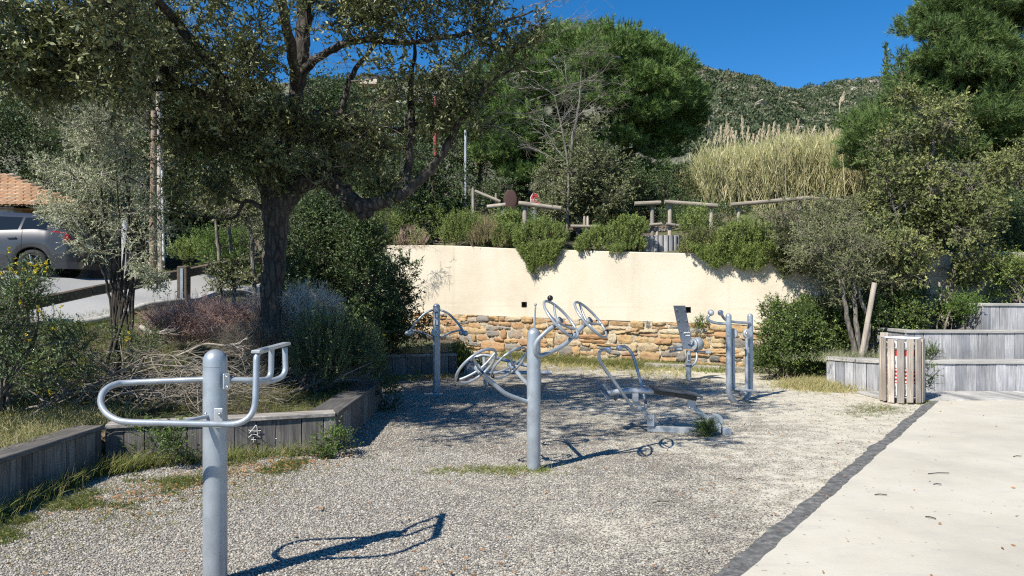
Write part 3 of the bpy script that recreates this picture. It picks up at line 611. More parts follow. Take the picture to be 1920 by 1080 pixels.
n1 = A(.66, -.29, .62); n3 = A(-.55, .42, .62)
h1 = wheel(g2, P(1052, 599, 6.7), n1, .217, P(1031.6, 559, 6.66), rot=.6)
h2 = wheel(g2, P(1107.5, 599, 7.1), n1, .217, P(1137, 623, 7.2), rot=.9)
mb = MB(); tube(mb, catmull([h1, P(1022, 624, 6.7), P(1007, 640, 6.7), P(1003, 655, 6.71), P(1007, 666, 6.74), P(1020, 665, 6.8), P(1058, 646, 6.95), h2], 6), .0205, 14); mb.build('upper_arm', M_STEEL, g2)
h3 = wheel(g2, P(893, 687, 6.66), n3, .217, None, rot=.3); h4 = wheel(g2, P(955, 681, 7.5), n3, .217, None, rot=.5)
for q in (P(858, 712, 6.6), P(924, 706, 7.4)): mb = MB(); sphere(mb, q, .018); mb.build('knob', M_BLACK, g2)
mb = MB(); tube(mb, catmull([h3, P(925, 719, 6.66), P(950, 739, 6.7), P(990, 754, 6.8)], 6), .0205, 14); mb.build('lower_arm', M_STEEL, g2)
mb = MB(); tube(mb, catmull([h4, P(985, 716, 7.2), P(998, 728, 6.86)], 6), .0205, 14); mb.build('lower_arm', M_STEEL, g2)
# 3 bow-armed twin station
b = P(818.5, 735, 12.3); b[2] = 0; D3 = 12.3
g3 = thing('bow_arm_station', 'slim grey post with two downward bowed arms ending in balls, near the stone wall', 'exercise machine', b)
mb = MB(); mkpost(mb, b, 1.46, .06, 20); tube(mb, [P(815.5, 735, 12.2), P(815.5, 625, 12.2)], .03, 12); mb.build('post', M_STEEL, g3)
for s in (-1, 1):
    mb = MB(); tube(mb, catmull([P(818.5 + s * 4, 580, D3), P(818.5 + s * 22, 588, D3 - .03), P(818.5 + s * 40, 606, D3 - .08), P(818.5 + s * 51, 623, D3 - .1)], 6), .019, 10); mb.build('bow_arm', M_STEEL, g3)
    mb = MB(); tube(mb, catmull([P(818.5 + s * 6, 633, D3), P(818.5 + s * 25, 624, D3 + .05), P(818.5 + s * 45, 619, D3 + .15)], 5), .016, 10); mb.build('lower_arm', M_STEEL, g3)
    for (dx, dy, dd) in ((54, 625, -.12), (47, 624, .18)): mb = MB(); sphere(mb, P(818.5 + s * dx, dy, D3 + dd), .048); mb.build('ball_grip', M_STEEL2, g3)
mb = MB(); disc(mb, P(818, 622, 12.16), (0, 1, 0), .076, .06, 24); mb.build('pivot_disc', M_STEEL2, g3); bolts(g3, [P(818, 622, 12.12)], (0, -1, 0), .018)
for y in (591, 605): mb = MB(); box(mb, P(818.5, y, 12.235), (.05, .012, .1), None, 0, .003); mb.build('sign_plate', M_DARKPLATE, g3); mb = MB(); box(mb, P(819.5, y, 12.225), (.026, .006, .075), None, 0, .001); mb.build('instruction_label', plain('label_grey', (.3, .36, .4), .5), g3)
for (x, y, d_, w_) in ((812, 739, 12.05, .3), (824, 734, 12.45, .26)): mb = MB(); box(mb, P(x, y, d_), (w_, .16, .02), None, 0, .005); box(mb, P(x, y + 2, d_), (.05, .1, .05), None, 0, .005); mb.build('foot_plate', M_STEEL2, g3)
# 4 seated press with tall back panel
D4 = 14.0; b = P(1291, 713, D4); b[2] = 0
g4 = thing('seated_press_station', 'short grey post machine with tall dark perforated back panel and side drum', 'exercise machine', b)
mb = MB(); tube(mb, [b - A(0, 0, .1), P(1291, 682, D4)], .052, 20); tube(mb, [P(1291, 684, D4), P(1291, 681, D4)], .085, 20); tube(mb, [P(1291, 681, D4), P(1291, 657, D4)], .045, 16); mb.build('post', M_STEEL, g4)
mb = MB(); rows = []
for k in range(13):
    q = k / 12; y = 573 + 82 * q; cx = 1274 + 15.5 * q + 2.5 * q * q; dd = D4 - .12 + .1 * math.sin(q * 2.6)
    rows.append([P(cx - 11, y, dd - .01), P(cx + 11 - 1.5 * q, y, dd + .03)])
rows = np.array(rows); bk = rows + A(0, .03, 0); i = np.arange(12); V = np.concatenate([rows.reshape(-1, 3), bk.reshape(-1, 3)])
mb.add(V, np.concatenate([np.stack([2 * i, 2 * i + 1, 2 * i + 3, 2 * i + 2], -1), np.stack([26 + 2 * i, 26 + 2 * i + 2, 26 + 2 * i + 3, 26 + 2 * i + 1], -1), np.stack([2 * i, 2 * i + 2, 26 + 2 * i + 2, 26 + 2 * i], -1), np.stack([2 * i + 1, 26 + 2 * i + 1, 26 + 2 * i + 3, 2 * i + 3], -1), [[0, 26, 27, 1], [24, 25, 51, 50]]]))
mb.build('back_panel', plain('slate_panel', (.13, .155, .19), .5), g4)
bolts(g4, [rows[k, s] * .85 + rows[k, 1 - s] * .15 + A(0, -.012, 0) for k in (1, 4, 7, 10) for s in (0, 1)], (0, -1, 0), .007)
mb = MB(); disc(mb, P(1307, 645, D4 - .02), (.88, .45, .1), .125, .12, 26); mb.build('drum', M_STEEL, g4); mb = MB(); disc(mb, P(1300.5, 646, D4 - .06), (.88, .45, .1), .1, .03, 24); mb.build('drum_cover', M_STEEL2, g4)
mb = MB(); box(mb, P(1291.5, 670, D4 - .055), (.06, .02, .15), None, 0, .004); mb.build('sign_plate', M_STEEL2, g4); mb = MB(); box(mb, P(1291.8, 670, D4 - .068), (.028, .006, .09), None, 0, .001); mb.build('instruction_label', M_DARKPLATE, g4)
mb = MB(); tube(mb, catmull([P(1303, 658, D4), P(1307, 666, D4 - .05), P(1304, 680, D4 - .08), P(1295, 688, D4 - .03)], 6), .022, 10); mb.build('curved_handle', M_STEEL, g4)
mb = MB(); tube(mb, [P(1253, 653, D4 - .3), P(1279, 649, D4)], .018, 8); tube(mb, [P(1256, 660, D4 - .25), P(1280, 656, D4)], .018, 8); box(mb, P(1271, 654, D4 - .1), (.14, .1, .04), None, 0, .006); mb.build('lever', M_STEEL2, g4)
mb = MB(); tube(mb, [P(1296, 659, D4), P(1322, 660, D4)], .016, 8); box(mb, P(1327, 660, D4), (.1, .12, .05), None, 0, .006); mb.build('pedal', M_STEEL2, g4)
mb = MB(); tube(mb, fillet([P(1282, 629, D4 - .16), P(1282, 624, D4 - .2), P(1294, 624, D4 - .22)], .03), .012, 8); tube(mb, [P(1283, 629, D4 - .16), P(1294, 629, D4 - .22)], .012, 8); mb.build('grip', M_STEEL2, g4)
# 5 twin-post air walker
b = P(1387, 752, 11.2); b[2] = 0
g5 = thing('twin_post_walker', 'pair of tall J-shaped grey posts with swinging legs and ball-tipped handles', 'exercise machine', b)
def jpost(pts, r_, name):
    p_ = fillet(pts, [0, .3, 0] if len(pts) == 3 else .3, 10); top = p_[0]; n_ = [top + A(0, 0, r_ * math.sin(a)) for a in (1.5, 1.1, .7, .3)]; rr = [r_ * math.cos(a) for a in (1.5, 1.1, .7, .3)] + [r_] * len(p_)
    mb = MB(); tube(mb, np.vstack([n_, p_]), rr, 18); mb.build(name, M_STEEL, g5)
jpost([P(1366, 593, 11.1), P(1367, 745, 11.05), P(1388, 763, 11.15)], .043, 'curved_post')
jpost([P(1406.5, 593, 11.55), P(1407, 736, 11.55), P(1392, 757, 11.4)], .043, 'curved_post')
for pts, ball, rr in (([P(1366, 607, 11.1), P(1345, 606, 11.1), P(1330, 601, 11.1), P(1327, 595, 11.1), P(1332, 589, 11.1)], P(1333, 586.5, 11.1), .047), ([P(1406, 605.5, 11.5), P(1375, 603.5, 11.4), P(1360, 599, 11.35), P(1352, 588, 11.3)], P(1351, 586.5, 11.3), .043)):
    mb = MB(); tube(mb, catmull(pts, 6), .021, 12); mb.build('handlebar', M_STEEL, g5); mb = MB(); sphere(mb, ball, rr, n=18, m=12); mb.build('ball_grip', M_STEEL2, g5)
mb = MB(); disc(mb, P(1374, 625, 11.18), (.5, .86, 0), .075, .05, 22); mb.build('pivot_disc', M_STEEL2, g5)
mb = MB(); disc(mb, P(1401.5, 625.5, 11.42), (-.35, .93, 0), .075, .05, 22); mb.build('pivot_disc', M_STEEL2, g5)
bolts(g5, [P(1365.5, 628, 11.045)], (0, -1, 0), .016); bolts(g5, [P(1400.5, 625.5, 11.38)], (-.35, -.93, 0), .02)
for pts in ([P(1374.5, 622, 11.22), P(1375.5, 733, 11.2), P(1388, 736, 11.15)], [P(1400, 625, 11.42), P(1400, 738, 11.3), P(1388, 741, 11.2)]):
    mb = MB(); tube(mb, fillet(pts, .12, 8), .026, 12); mb.build('swing_leg', M_STEEL, g5)
for x, d_ in ((1392, 11.05), (1400, 11.35)): mb = MB(); box(mb, P(x, 730.5, d_), (.15, .3, .022), axes((.95, .3, .02)), 0, .005); mb.build('pedal', M_STEEL2, g5)
# 6 rower
g6 = thing('rowing_station', 'low grey rowing machine with dark seat board, two bent handles and perforated foot plates', 'exercise machine', P(1290, 812, 8.7) * (1, 1, 0))
DF = 8.72
mb = MB(); beam(mb, P(1214, 803.5, DF), P(1362, 809, 8.62), .07, .065, 0, .004); mb.build('base_beam', M_STEEL2, g6)
mb = MB(); box(mb, P(1360, 809, 8.6), (.1, .16, .075), None, 0, .004); mb.add(np.array([P(1322, 800, 8.52), P(1352, 812, 8.52), P(1352, 796, 8.52), P(1344, 790, 8.52), P(1322, 800, 8.6), P(1352, 812, 8.6), P(1352, 796, 8.6), P(1344, 790, 8.6)]), [[0, 1, 2, 3], [7, 6, 5, 4], [0, 4, 5, 1], [1, 5, 6, 2], [2, 6, 7, 3], [3, 7, 4, 0]]); mb.build('end_foot', M_STEEL2, g6)
mb = MB(); box(mb, P(1220, 789, 8.66), (.085, .012, .13), None, 0, .004); mb.build('pivot_bracket', M_STEEL2, g6); mb = MB(); box(mb, P(1224, 788, 8.78), (.085, .012, .13), None, 0, .004); mb.build('pivot_bracket', M_STEEL2, g6); bolts(g6, [P(1220, 785, 8.65)], (0, -1, 0), .012)
mb = MB(); beam(mb, P(1223, 787, 8.72), P(1188, 752, 8.74), .05, .04, 0, .003); mb.build('front_link', M_STEEL2, g6)
mb = MB(); tube(mb, catmull([P(1137, 739, 8.75), P(1160, 734, 8.75), P(1195, 733, 8.75), P(1230, 735, 8.75), P(1270, 740, 8.75), P(1303, 747, 8.75)], 5), .034, 14); mb.build('seat_beam', M_STEEL2, g6)
mb = MB(); pts = [P(1222, 727, 8.75), P(1250, 729.5, 8.75), P(1280, 734, 8.75), P(1309, 740, 8.75)]
for a_, b_ in zip(pts[:-1], pts[1:]): beam(mb, a_, b_ + (b_ - a_) * .02, .4, .02, 0, .003)
mb.build('seat_board', plain('seat_grey', (.045, .055, .07), .55), g6)
mb = MB(); pts = [P(1226, 735, 8.62), P(1268, 740, 8.62), P(1306, 748, 8.62)]
for a_, b_ in zip(pts[:-1], pts[1:]): beam(mb, a_, b_, .02, .05, 0, .003)
mb.build('seat_skirt', plain('rust_brown', (.07, .065, .06), .7), g6)
for pts, ball in (([P(1140, 656, 8.45), P(1127, 657, 8.4), P(1123, 668, 8.4), P(1130, 686, 8.42), P(1158, 724, 8.5), P(1186, 764, 8.62), P(1196, 769.5, 8.68), P(1207, 766, 8.72)], P(1141, 656, 8.47)),
                  ([P(1162, 652, 9.0), P(1172, 650, 9.05), P(1182, 659, 9.05), P(1190, 676, 9.03), P(1204, 728, 8.95), P(1211, 757, 8.85), P(1210, 767, 8.76)], P(1161, 652.5, 8.98))):
    mb = MB(); tube(mb, catmull(pts, 6), .019, 12); mb.build('handle_arm', M_STEEL, g6); mb = MB(); sphere(mb, ball, .038, n=18, m=12); mb.build('ball_grip', M_STEEL2, g6)
t = Nt('perforated_plate'); vv = t.tex('TexVoronoi', 45, t.pos()); t.col(t.ramp(vv.outputs['Distance'], (.25, (.02, .02, .02)), (.45, (.24, .26, .29)))); t.set(Roughness=.5, Metallic=.5); M_PERF = t.m
for x, d_ in ((1131, 8.62), (1145, 8.9)): mb = MB(); box(mb, P(x, 733, d_), (.25, .13, .015), axes((.6, -.1, -.78), (.75, -.45, .55)), 0, .004); mb.build('foot_plate', M_PERF, g6)
mb = MB(); box(mb, P(1191, 745, 8.7), (.07, .06, .09), None, 0, .004); mb.build('seat_bracket', M_STEEL2, g6)
mb = MB(); box(mb, P(1295, 758, 8.68), (.085, .012, .12), axes((1, 0, -.12)), 0, .004); mb.build('seat_bracket', M_STEEL2, g6); mb = MB(); box(mb, P(1298, 757, 8.82), (.085, .012, .12), None, 0, .004); mb.build('seat_bracket', M_STEEL2, g6); bolts(g6, [P(1293, 764, 8.67)], (0, -1, 0), .012)
mb = MB(); beam(mb, P(1297, 762, 8.74), P(1334, 789, 8.7), .05, .045, 0, .003); mb.build('rear_link', M_STEEL2, g6)
mb = MB(); disc(mb, P(1337, 791, 8.6), (0, 1, 0), .076, .03, 24); disc(mb, P(1342, 788, 8.72), (0, 1, 0), .076, .12, 24); mb.build('pivot_drum', M_STEEL, g6)
mb = MB(); disc(mb, P(1335, 792.5, 8.575), (0, 1, 0), .036, .03, 18); mb.build('pivot_cap', M_BRASS, g6)
# 7 low bench glimpsed behind the wheels
g7 = thing('sit_up_bench', 'low pale tubular bench frame half hidden behind the two low hand wheels', 'exercise machine', P(950, 706, 14.) * (1, 1, 0))
mb = MB(); Db = 13.2
for dd in (-.2, .2): tube(mb, catmull([P(884, 674, Db + dd), P(907, 666, Db + dd), P(945, 675, Db + dd), P(1012, 692, Db + dd)], 5), .028, 10)
tube(mb, [P(884, 674, Db - .2), P(884, 674, Db + .2)], .028, 10); mb.build('side_rail', M_STEEL2, g7)
mb = MB(); tube(mb, [P(905, 698, Db), P(1035, 699, Db)], .035, 10); mb.build('base_beam', M_STEEL2, g7)
for x, y in ((908, 666), (1010, 692)): mb = MB(); tube(mb, [P(x, y, Db), P(x + 2, 723, Db)], .035, 12); mb.build('leg', M_STEEL2, g7)

# ------------------------------------------------------------------ car on the upper road
def build_car(pos, yaw):
    root = thing('parked_car', 'silver grey hatchback with red tail lamp parked by the tiled-roof hut', 'car', pos); root.rotation_euler = (0, 0, yaw)
    t = Nt('car_paint'); t.col((.06, .062, .067)); t.set(Metallic=.35, Roughness=.4, **{'Coat_Weight': .5}); MP = t.m
    glass = Nt('car_glass'); glass.col((.012, .016, .02)); glass.set(Roughness=.06); MGL = glass.m
    redm = plain('lamp_red', (.28, .008, .01), .12, 0, .5, 30); tyre = plain('tyre', (.02, .02, .02), .8); alloy = plain('alloy', (.55, .55, .56), .3, .7, .05); blk = plain('car_trim', (.02, .02, .022), .5)
    xs = np.arange(-2.15, 2.151, .05); wx = (-1.32, 1.3)
    top = np.interp(xs, [-2.15, -2.0, -1.2, -.95, -.1, .5, 1.3, 1.8, 2.05, 2.15], [.62, .74, .93, 1.0, 1.42, 1.47, 1.43, 1.25, 1.0, .72])
    belt = np.interp(xs, [-2.15, -1.9, -1.0, 0, 1.4, 2.0, 2.15], [.6, .72, .9, .94, 1.02, .98, .7])
    hw = np.interp(xs, [-2.15, -2.0, -1.5, 1.6, 2.0, 2.15], [.6, .76, .88, .88, .8, .68]); body = MB(); gl = MB(); lamps = [MB(), MB()]
    secs = []
    for i, x in enumerate(xs):
        zb = .2
        for c in wx:
            d = abs(x - c)
            if d < .37: zb = max(zb, .3 + math.sqrt(.37 ** 2 - d * d) * .98)
        h, bt, tp = hw[i], belt[i], top[i]; cab = max(0, (tp - bt - .06)) ; tum = .22 * min(1, cab / .35)
        zz = [zb, max(zb + .01, .34), max(zb + .03, .5), max(zb + .05, (.6 + bt) / 2), bt, bt + cab * .12 + .005, bt + cab * .86 + .01, max(tp, bt + .02) - .0, max(tp, bt + .02) + .02]
        yy = [h - .03, h, h + .015, h + .01, h - .03, h - .06, h - .06 - tum, max(.05, h - .2 - tum), 0]
        secs.append([(x, y, z) for y, z in zip(yy, zz)])
    S = np.array(secs); n = S.shape[1]; Sm = S * (1, -1, 1)
    for side, Q in ((0, S), (1, Sm)):
        body.n = body.n; base_f = []; gf = []; lf = []
        for i in range(len(xs) - 1):
            for j in range(n - 1):
                f = [i * n + j, (i + 1) * n + j, (i + 1) * n + j + 1, i * n + j + 1]; f = f if side else f[::-1]
                xm = (xs[i] + xs[i + 1]) / 2; cabm = top[i] - belt[i]
                if j == 5 and -.75 < xm < 1.62 and cabm > .12 and not (abs(xm - .12) < .03) and not (abs(xm - 1.02) < .03): gf.append(f)
                elif j in (7,) and ((-.95 < xm < -.15) or (1.45 < xm < 1.95)): gf.append(f)
                elif j == 4 and xm > 1.68 and xm < 2.12 or j == 3 and xm > 1.95 and xm < 2.12: lf.append(f)
                else: base_f.append(f)
        body.add(Q.reshape(-1, 3), base_f, 0., True); gl.add(Q.reshape(-1, 3), gf, 0., True); lamps[side].add(Q.reshape(-1, 3), lf, 0., True)
    for e, i in ((0, 0), (1, len(xs) - 1)):
        ring = np.concatenate([S[i], Sm[i, -2::-1]]); f = [list(range(len(ring)))]; body.add(ring, f if e == 0 else [f[0][::-1]], 0.)
    def ch(mb, name, mat, par=root):
        o = mb.build(name, mat); o.parent = par; o.location = (0, 0, 0); return o
    bo = ch(body, 'body', MP); ch(gl, 'window_glass', MGL)
    for l in lamps: ch(l, 'tail_lamp', redm)
    for s in (-1, 1):
        for x in (-.95, .12, 1.1):
            mb = MB(); k = np.argmin(abs(xs - x)); q = S[k] * (1, s, 1); tube(mb, q[1:6] + A(0, s * .002, 0), .004, 5); ch(mb, 'door_seam', blk)
        for x in (-.1, .92): mb = MB(); beam(mb, (x - .1, s * .895, .86), (x + .08, s * .895, .87), .03, .03, 0, .008); ch(mb, 'door_handle', MP)
        mb = MB(); sphere(mb, (-.78, s * .98, .98), .1, sc_=(.6, 1, .7)); ch(mb, 'mirror', MP)
        for c in wx:
            mb = MB(); cc = A(c, s * .78, .32); tube(mb, [cc + A(.235 * math.cos(a), 0, .235 * math.sin(a)) for a in np.linspace(0, 2 * np.pi, 33)[:-1]], .09, 10, closed=True); w_ = ch(mb, 'wheel', tyre)
            mb = MB(); tube(mb, [cc + A(.2 * math.cos(a), s * .06, .2 * math.sin(a)) for a in np.linspace(0, 2 * np.pi, 33)[:-1]], .018, 6, closed=True)
            for k in range(7): a = k * 2 * math.pi / 7; beam(mb, cc + A(0, s * .07, 0), cc + A(.195 * math.cos(a), s * .065, .195 * math.sin(a)), .02, .05, 0, .004, 0, (0, 1, 0))
            disc(mb, cc + A(0, s * .07, 0), (0, 1, 0), .05, .03, 14); ch(mb, 'rim', alloy, w_)
            mb = MB(); disc(mb, cc - A(0, s * .06, 0), (0, 1, 0), .3, .02, 24); ch(mb, 'wheel_well', blk)
    mb = MB(); beam(mb, (2.13, -.7, .42), (2.13, .7, .42), .09, .14, 0, .03); ch(mb, 'bumper', blk)
    mb = MB(); box(mb, (2.172, 0, .72), (.01, .5, .11), None, 0, 0); ch(mb, 'number_plate', plain('plate_white', (.7, .7, .68), .5))
    mb = MB(); box(mb, (0, 0, .28), (4.0, 1.5, .16), None, 0, .02); ch(mb, 'floor_pan', blk)
cx, cy = P(47, 490, 16.2)[:2] - A(1.3, 0) * (math.cos(R(6)))
build_car((cx, cy + .8, hz(cx + 1.3, cy + .8) + .07), R(6))

# ------------------------------------------------------------------ hut with tiled roof, far houses
root = thing('tiled_hut', 'small dark hut with sunlit ochre curved roof tiles beyond the parked car', 'building', (-14, 20, 2.4))
mb = MB(); box(mb, (-17.2, 22.2, 2.8), (10.6, 4.2, 2.4), None, 0, .01); mb.build('wall', plain('hut_wall', (.12, .11, .1), .9), root)
mb = MB(); box(mb, (-13.0, 19.35, 3.0), (.42, .4, 1.75), None, 0, .02); mb.build('pillar', plain('pillar_stone', (.45, .42, .36), .9, 0, .3, 6, .02), root)
t = Nt('roof_tiles'); n1 = t.tex('TexNoise', 3, t.pos(), Detail=6.); t.col(t.mix(t.ramp(n1.outputs[0], (.4, (0, 0, 0)), (.7, (.6, .6, .6))), t.ramp(t.att(), (0, (.38, .2, .1)), (.5, (.52, .33, .19)), (1, (.62, .46, .3))), (.3, .22, .15))); t.set(Roughness=.9); M_TILE = t.m
mb = MB()
for r_ in range(9):
    y0 = 19.0 + r_ * .25; z0 = 3.86 + (y0 - 19) * .5
    xe = -11.25 - (y0 - 19.0) * 1.5
    for k in range(int((xe + 22.6) / .21)):
        x = xe - k * .21; a = np.linspace(0, np.pi, 5); c0 = np.stack([x + .1 * np.cos(a), np.full(5, y0 - .04), z0 + .05 + .075 * np.sin(a)], -1); c1 = np.stack([x + .08 * np.cos(a), np.full(5, y0 + .28), z0 + .15 + .06 * np.sin(a)], -1)
        i = np.arange(4); mb.add(np.concatenate([c0, c1]), np.stack([i, i + 1, 5 + i + 1, 5 + i], -1), rng.random(), True); mb.add(c0, [[0, 4, 3, 2, 1]], .2)
mb.add([(-22.6, 19, 3.88), (-11.2, 19, 3.88), (-14.6, 21.2, 4.98), (-22.6, 21.2, 4.98), (-11.2, 25, 3.88)], [[0, 1, 2, 3]], .3); mb.add([(-11.2, 19, 3.88), (-11.2, 24, 3.88), (-14.6, 21.3, 4.98)], [[0, 1, 2]], .5)
mb.add([(-22.6, 19, 3.8), (-11.2, 19, 3.8), (-11.2, 24, 3.8), (-22.6, 24, 3.8)], [[0, 1, 2, 3]], .3)
mb.build('roof', M_TILE, root)
def house(label, px, py, d, w_, h, roof=(.5, .22, .12), wallc=(.6, .5, .4)):
    c = P(px, py, d); root = thing('hill_house', label, 'house', c, 'houses on the far hillside')
    mb = MB(); box(mb, c + A(0, 0, -h / 2), (w_, w_ * .7, h), None, 0, 0); mb.build('wall', plain('house_wall', wallc, .9, 0, .08, .5), root)
    mb = MB(); a = c + A(0, 0, .02); W = w_ / 2 + .4; Dp = w_ * .35 + .4; e = h * .28
    mb.add([a + A(-W, -Dp, 0), a + A(W, -Dp, 0), a + A(W, Dp, 0), a + A(-W, Dp, 0), a + A(-W + Dp * .6, 0, e), a + A(W - Dp * .6, 0, e)], [[0, 1, 5, 4], [2, 3, 4, 5]]); mb.add([a + A(W, -Dp, 0), a + A(W, Dp, 0), a + A(W - Dp * .6, 0, e)], [[0, 1, 2]]); mb.add([a + A(-W, Dp, 0), a + A(-W, -Dp, 0), a + A(-W + Dp * .6, 0, e)], [[0, 1, 2]])
    mb.build('roof', plain('house_roof', roof, .9, 0, .15, .8), root)
    for k in (-.25, .22): mb = MB(); box(mb, c + A(k * w_, -w_ * .35 - .02, -h * .45), (w_ * .12, .06, h * .35)); mb.build('window', M_BLACK, root)
house('terracotta roofed house highest on the hill, seen through the oak', 692, 146, 150, 3.6, 1.5)
house('white rendered block seen through gaps in the oak crown', 733, 236, 90, 2.2, 1.4, (.5, .45, .4), (.7, .7, .7))
house('ochre house low on the hill behind the reed plumes, nearer the pine', 1380, 262, 110, 4.2, 2.4, (.45, .3, .2), (.62, .48, .36))
house('pale flat house beside the ochre one behind the reed plumes', 1418, 270, 112, 3.2, 1.9, (.6, .5, .4), (.75, .66, .54))
house('small pinkish house above the reeds close to the clumpy pine', 1502, 272, 112, 2.4, 2.2, (.5, .28, .2), (.62, .42, .36))
house('long low house with orange roof between oak branches', 770, 186, 130, 4.5, 1.1, (.5, .24, .13), (.6, .55, .46))

# ------------------------------------------------------------------ poles, signs, log fences
def pole(name, label, cat, px, py0, py1, d, r0, r1, mat, lean=0, caps=None):
    a = P(px, py0, d); b_ = P(px + lean, py1, d); a[2] = hz(a[0], a[1]) - .1; root = thing(name, label, cat, a); mb = MB(); q = np.linspace(0, 1, 9)[:, None]
    tube(mb, a * (1 - q) + b_ * q, r0 + (r1 - r0) * q[:, 0], 12, rng.random()); mb.build('shaft', mat, root); return root, a, b_
pole('utility_pole', 'brown wooden telegraph pole behind the silver shrub, slightly shorter', 'pole', 286, 500, 208, 17.5, .085, .065, M_POLE, 3)
r_, a, b_ = pole('utility_pole', 'grey wooden pole with pale cable conduit just right of the brown pole', 'pole', 303, 490, 95, 19.0, .085, .07, M_LOGV, -6)
mb = MB(); tube(mb, [P(307, 490, 18.85), P(304, 320, 18.85)], .03, 8); mb.build('conduit', plain('pale_pvc', (.6, .6, .58), .6), r_)
mb = MB(); beam(mb, P(280, 120, 19), P(322, 120, 19), .08, .08); mb.build('cross_arm', M_LOGV, r_)
pole('stub_post', 'short pale stone post behind the multi-stemmed silver shrub', 'post', 236, 500, 410, 17.2, .09, .09, M_WOODR)
r_, a, b_ = pole('metal_mast', 'thin rust red metal mast among oak branches', 'mast', 816, 300, 182, 26, .07, .07, plain('red_paint', (.28, .06, .05), .7)); mb = MB(); sphere(mb, P(816, 177, 26), .1); mb.build('insulator', M_WOODRC, r_)
pole('lamp_mast', 'slim galvanised mast between oak and pine', 'mast', 873, 400, 244, 24, .05, .045, M_STEEL2)
def fence(label, posts, rails, d):
    c = P(posts[0][0], posts[0][2], d); c[2] = hz(c[0], c[1]); root = thing('log_fence', label, 'fence', c, 'log rail fence sections on the upper terrace')
    for (px, y0, y1, w_, *dd) in posts:
        D = d + (dd[0] if dd else 0); a = P(px, y1, D); a[2] = min(a[2], hz(a[0], a[1])) - .1; b_ = P(px, y0, D); mb = MB(); tube(mb, [a, b_ - A(0, 0, .06), b_], [w_ / 2 / F * D] * 2 + [w_ / 3 / F * D], 10, rng.random(), bump=.02); mb.build('post', M_LOGV, root)
    for (x0, y0, x1, y1, w_, *dd) in rails:
        D0 = d + (dd[0] if dd else -.1); D1 = d + (dd[1] if len(dd) > 1 else (dd[0] if dd else -.1)); mb = MB(); q = np.linspace(0, 1, 8)[:, None]; a = P(x0, y0, D0); b_ = P(x1, y1, D1)
        tube(mb, a * (1 - q) + b_ * q, w_ / 2 / F * d, 12, rng.random(), bump=.03); mb.build('rail', M_LOG, root)
fence('log rail and posts standing on the round palisade bed above the wall', [(1223, 383, 442, 8), (1232, 423, 442, 6)], [(1190, 382, 1239, 380, 8), (1205, 423, 1241, 420, 6)], 18.6)
fence('log rail with a slanting end post between palisade bed and tall rosemary', [(1256, 382, 442, 8), (1333, 389, 432, 8)], [(1246, 378.5, 1345, 386, 8.5), (1249, 420, 1278, 424, 6)], 18.4)
fence('long single log rail rising in front of the dry reeds', [(1385, 386, 440, 7), (1500, 376, 420, 7)], [(1370, 384, 1518, 371, 8), (1518, 371, 1580, 375, 6, .2)], 18.8)
fence('log rail beside the red stop sign above the hanging rosemary', [(984, 385, 425, 9)], [(972, 381, 1052, 391, 9)], 19.8)
fence('leaning log rails meeting at a tall post left of the stop sign', [(887, 352, 405, 6), (943, 388, 440, 10), (930, 362, 400, 5)], [(890, 358, 938, 378, 6), (913, 388, 948, 384, 8)], 21.6)
fence('weathered twin log stubs left of the palisade bed, behind rosemary', [(1096, 405, 440, 5), (1102, 405, 440, 5)], [(1070, 424, 1125, 425, 6)], 19.)
fence('pale wooden post upright among right hand oaks', [(1868, 380, 440, 10)], [(1850, 402, 1900, 404, 6, .15)], 17.)
root = thing('palisade_bed', 'grey half-log palisade ring sunk on top of the plastered wall', 'planter', P(1243, 470, 17.6))
mb = MB(); c = P(1243, 470, 17.7)
for k in range(12):
    a = math.pi * (1 + k / 11); x = c[0] + .42 * math.cos(a); y = c[1] + .28 * math.sin(a) + .2; tube(mb, [(x, y, c[2] - .15), (x, y, c[2] + .36 + rng.uniform(-.01, .01))], .062, 10, rng.random(), bump=.03)
mb.build('log_ring', M_WOODR, root)
M_SIGNR = plain('sign_red', (.5, .03, .04), .5); M_SIGNW = plain('sign_white', (.75, .75, .75), .5)
def text(root, s, c, size, mat, name='lettering'):
    cu = bpy.data.curves.new(name, 'FONT'); cu.body = s; cu.size = size; cu.extrude = .002; cu.align_x = 'CENTER'; cu.align_y = 'CENTER'; o = bpy.data.objects.new(name, cu); C.objects.link(o)
    dg = bpy.context.evaluated_depsgraph_get(); me = bpy.data.meshes.new_from_object(o.evaluated_get(dg)); bpy.data.objects.remove(o); me.materials.clear(); me.materials.append(mat)
    q = bpy.data.objects.new(name, me); C.objects.link(q); q.parent = root; q.location = Vector([float(k) for k in c]) - Vector(root.location); q.rotation_euler = (R(90), 0, 0)
Ds = 23.; c = P(1003, 376, Ds); g = c.copy(); g[2] = hz(g[0], g[1])
root = thing('road_sign', 'red stop sign above a dark panel with white letter, by the pine trunk', 'sign', g)
mb = MB(); tube(mb, [g, P(1003, 365, Ds + .03)], .03, 8); mb.build('pole', M_STEEL, root)
mb = MB(); w_, h_ = .15, .24; V = [(x * w_, z * h_) for x, z in ((-.45, -1), (.45, -1), (1, -.45), (1, .45), (.45, 1), (-.45, 1), (-1, .45), (-1, -.45))]
for s_, rr, yy in ((1, 1, 0),):
    fr = [c + A(x, 0, z) for x, z in V]; bk = [q + A(0, .02, 0) for q in fr]; i = np.arange(8); mb.add(fr, [list(range(8))]); mb.add(bk, [list(range(8))[::-1]]); mb.add(fr + bk, np.stack([i, 8 + i, 8 + (i + 1) % 8, (i + 1) % 8], -1))
mb.build('sign_face', M_SIGNR, root)
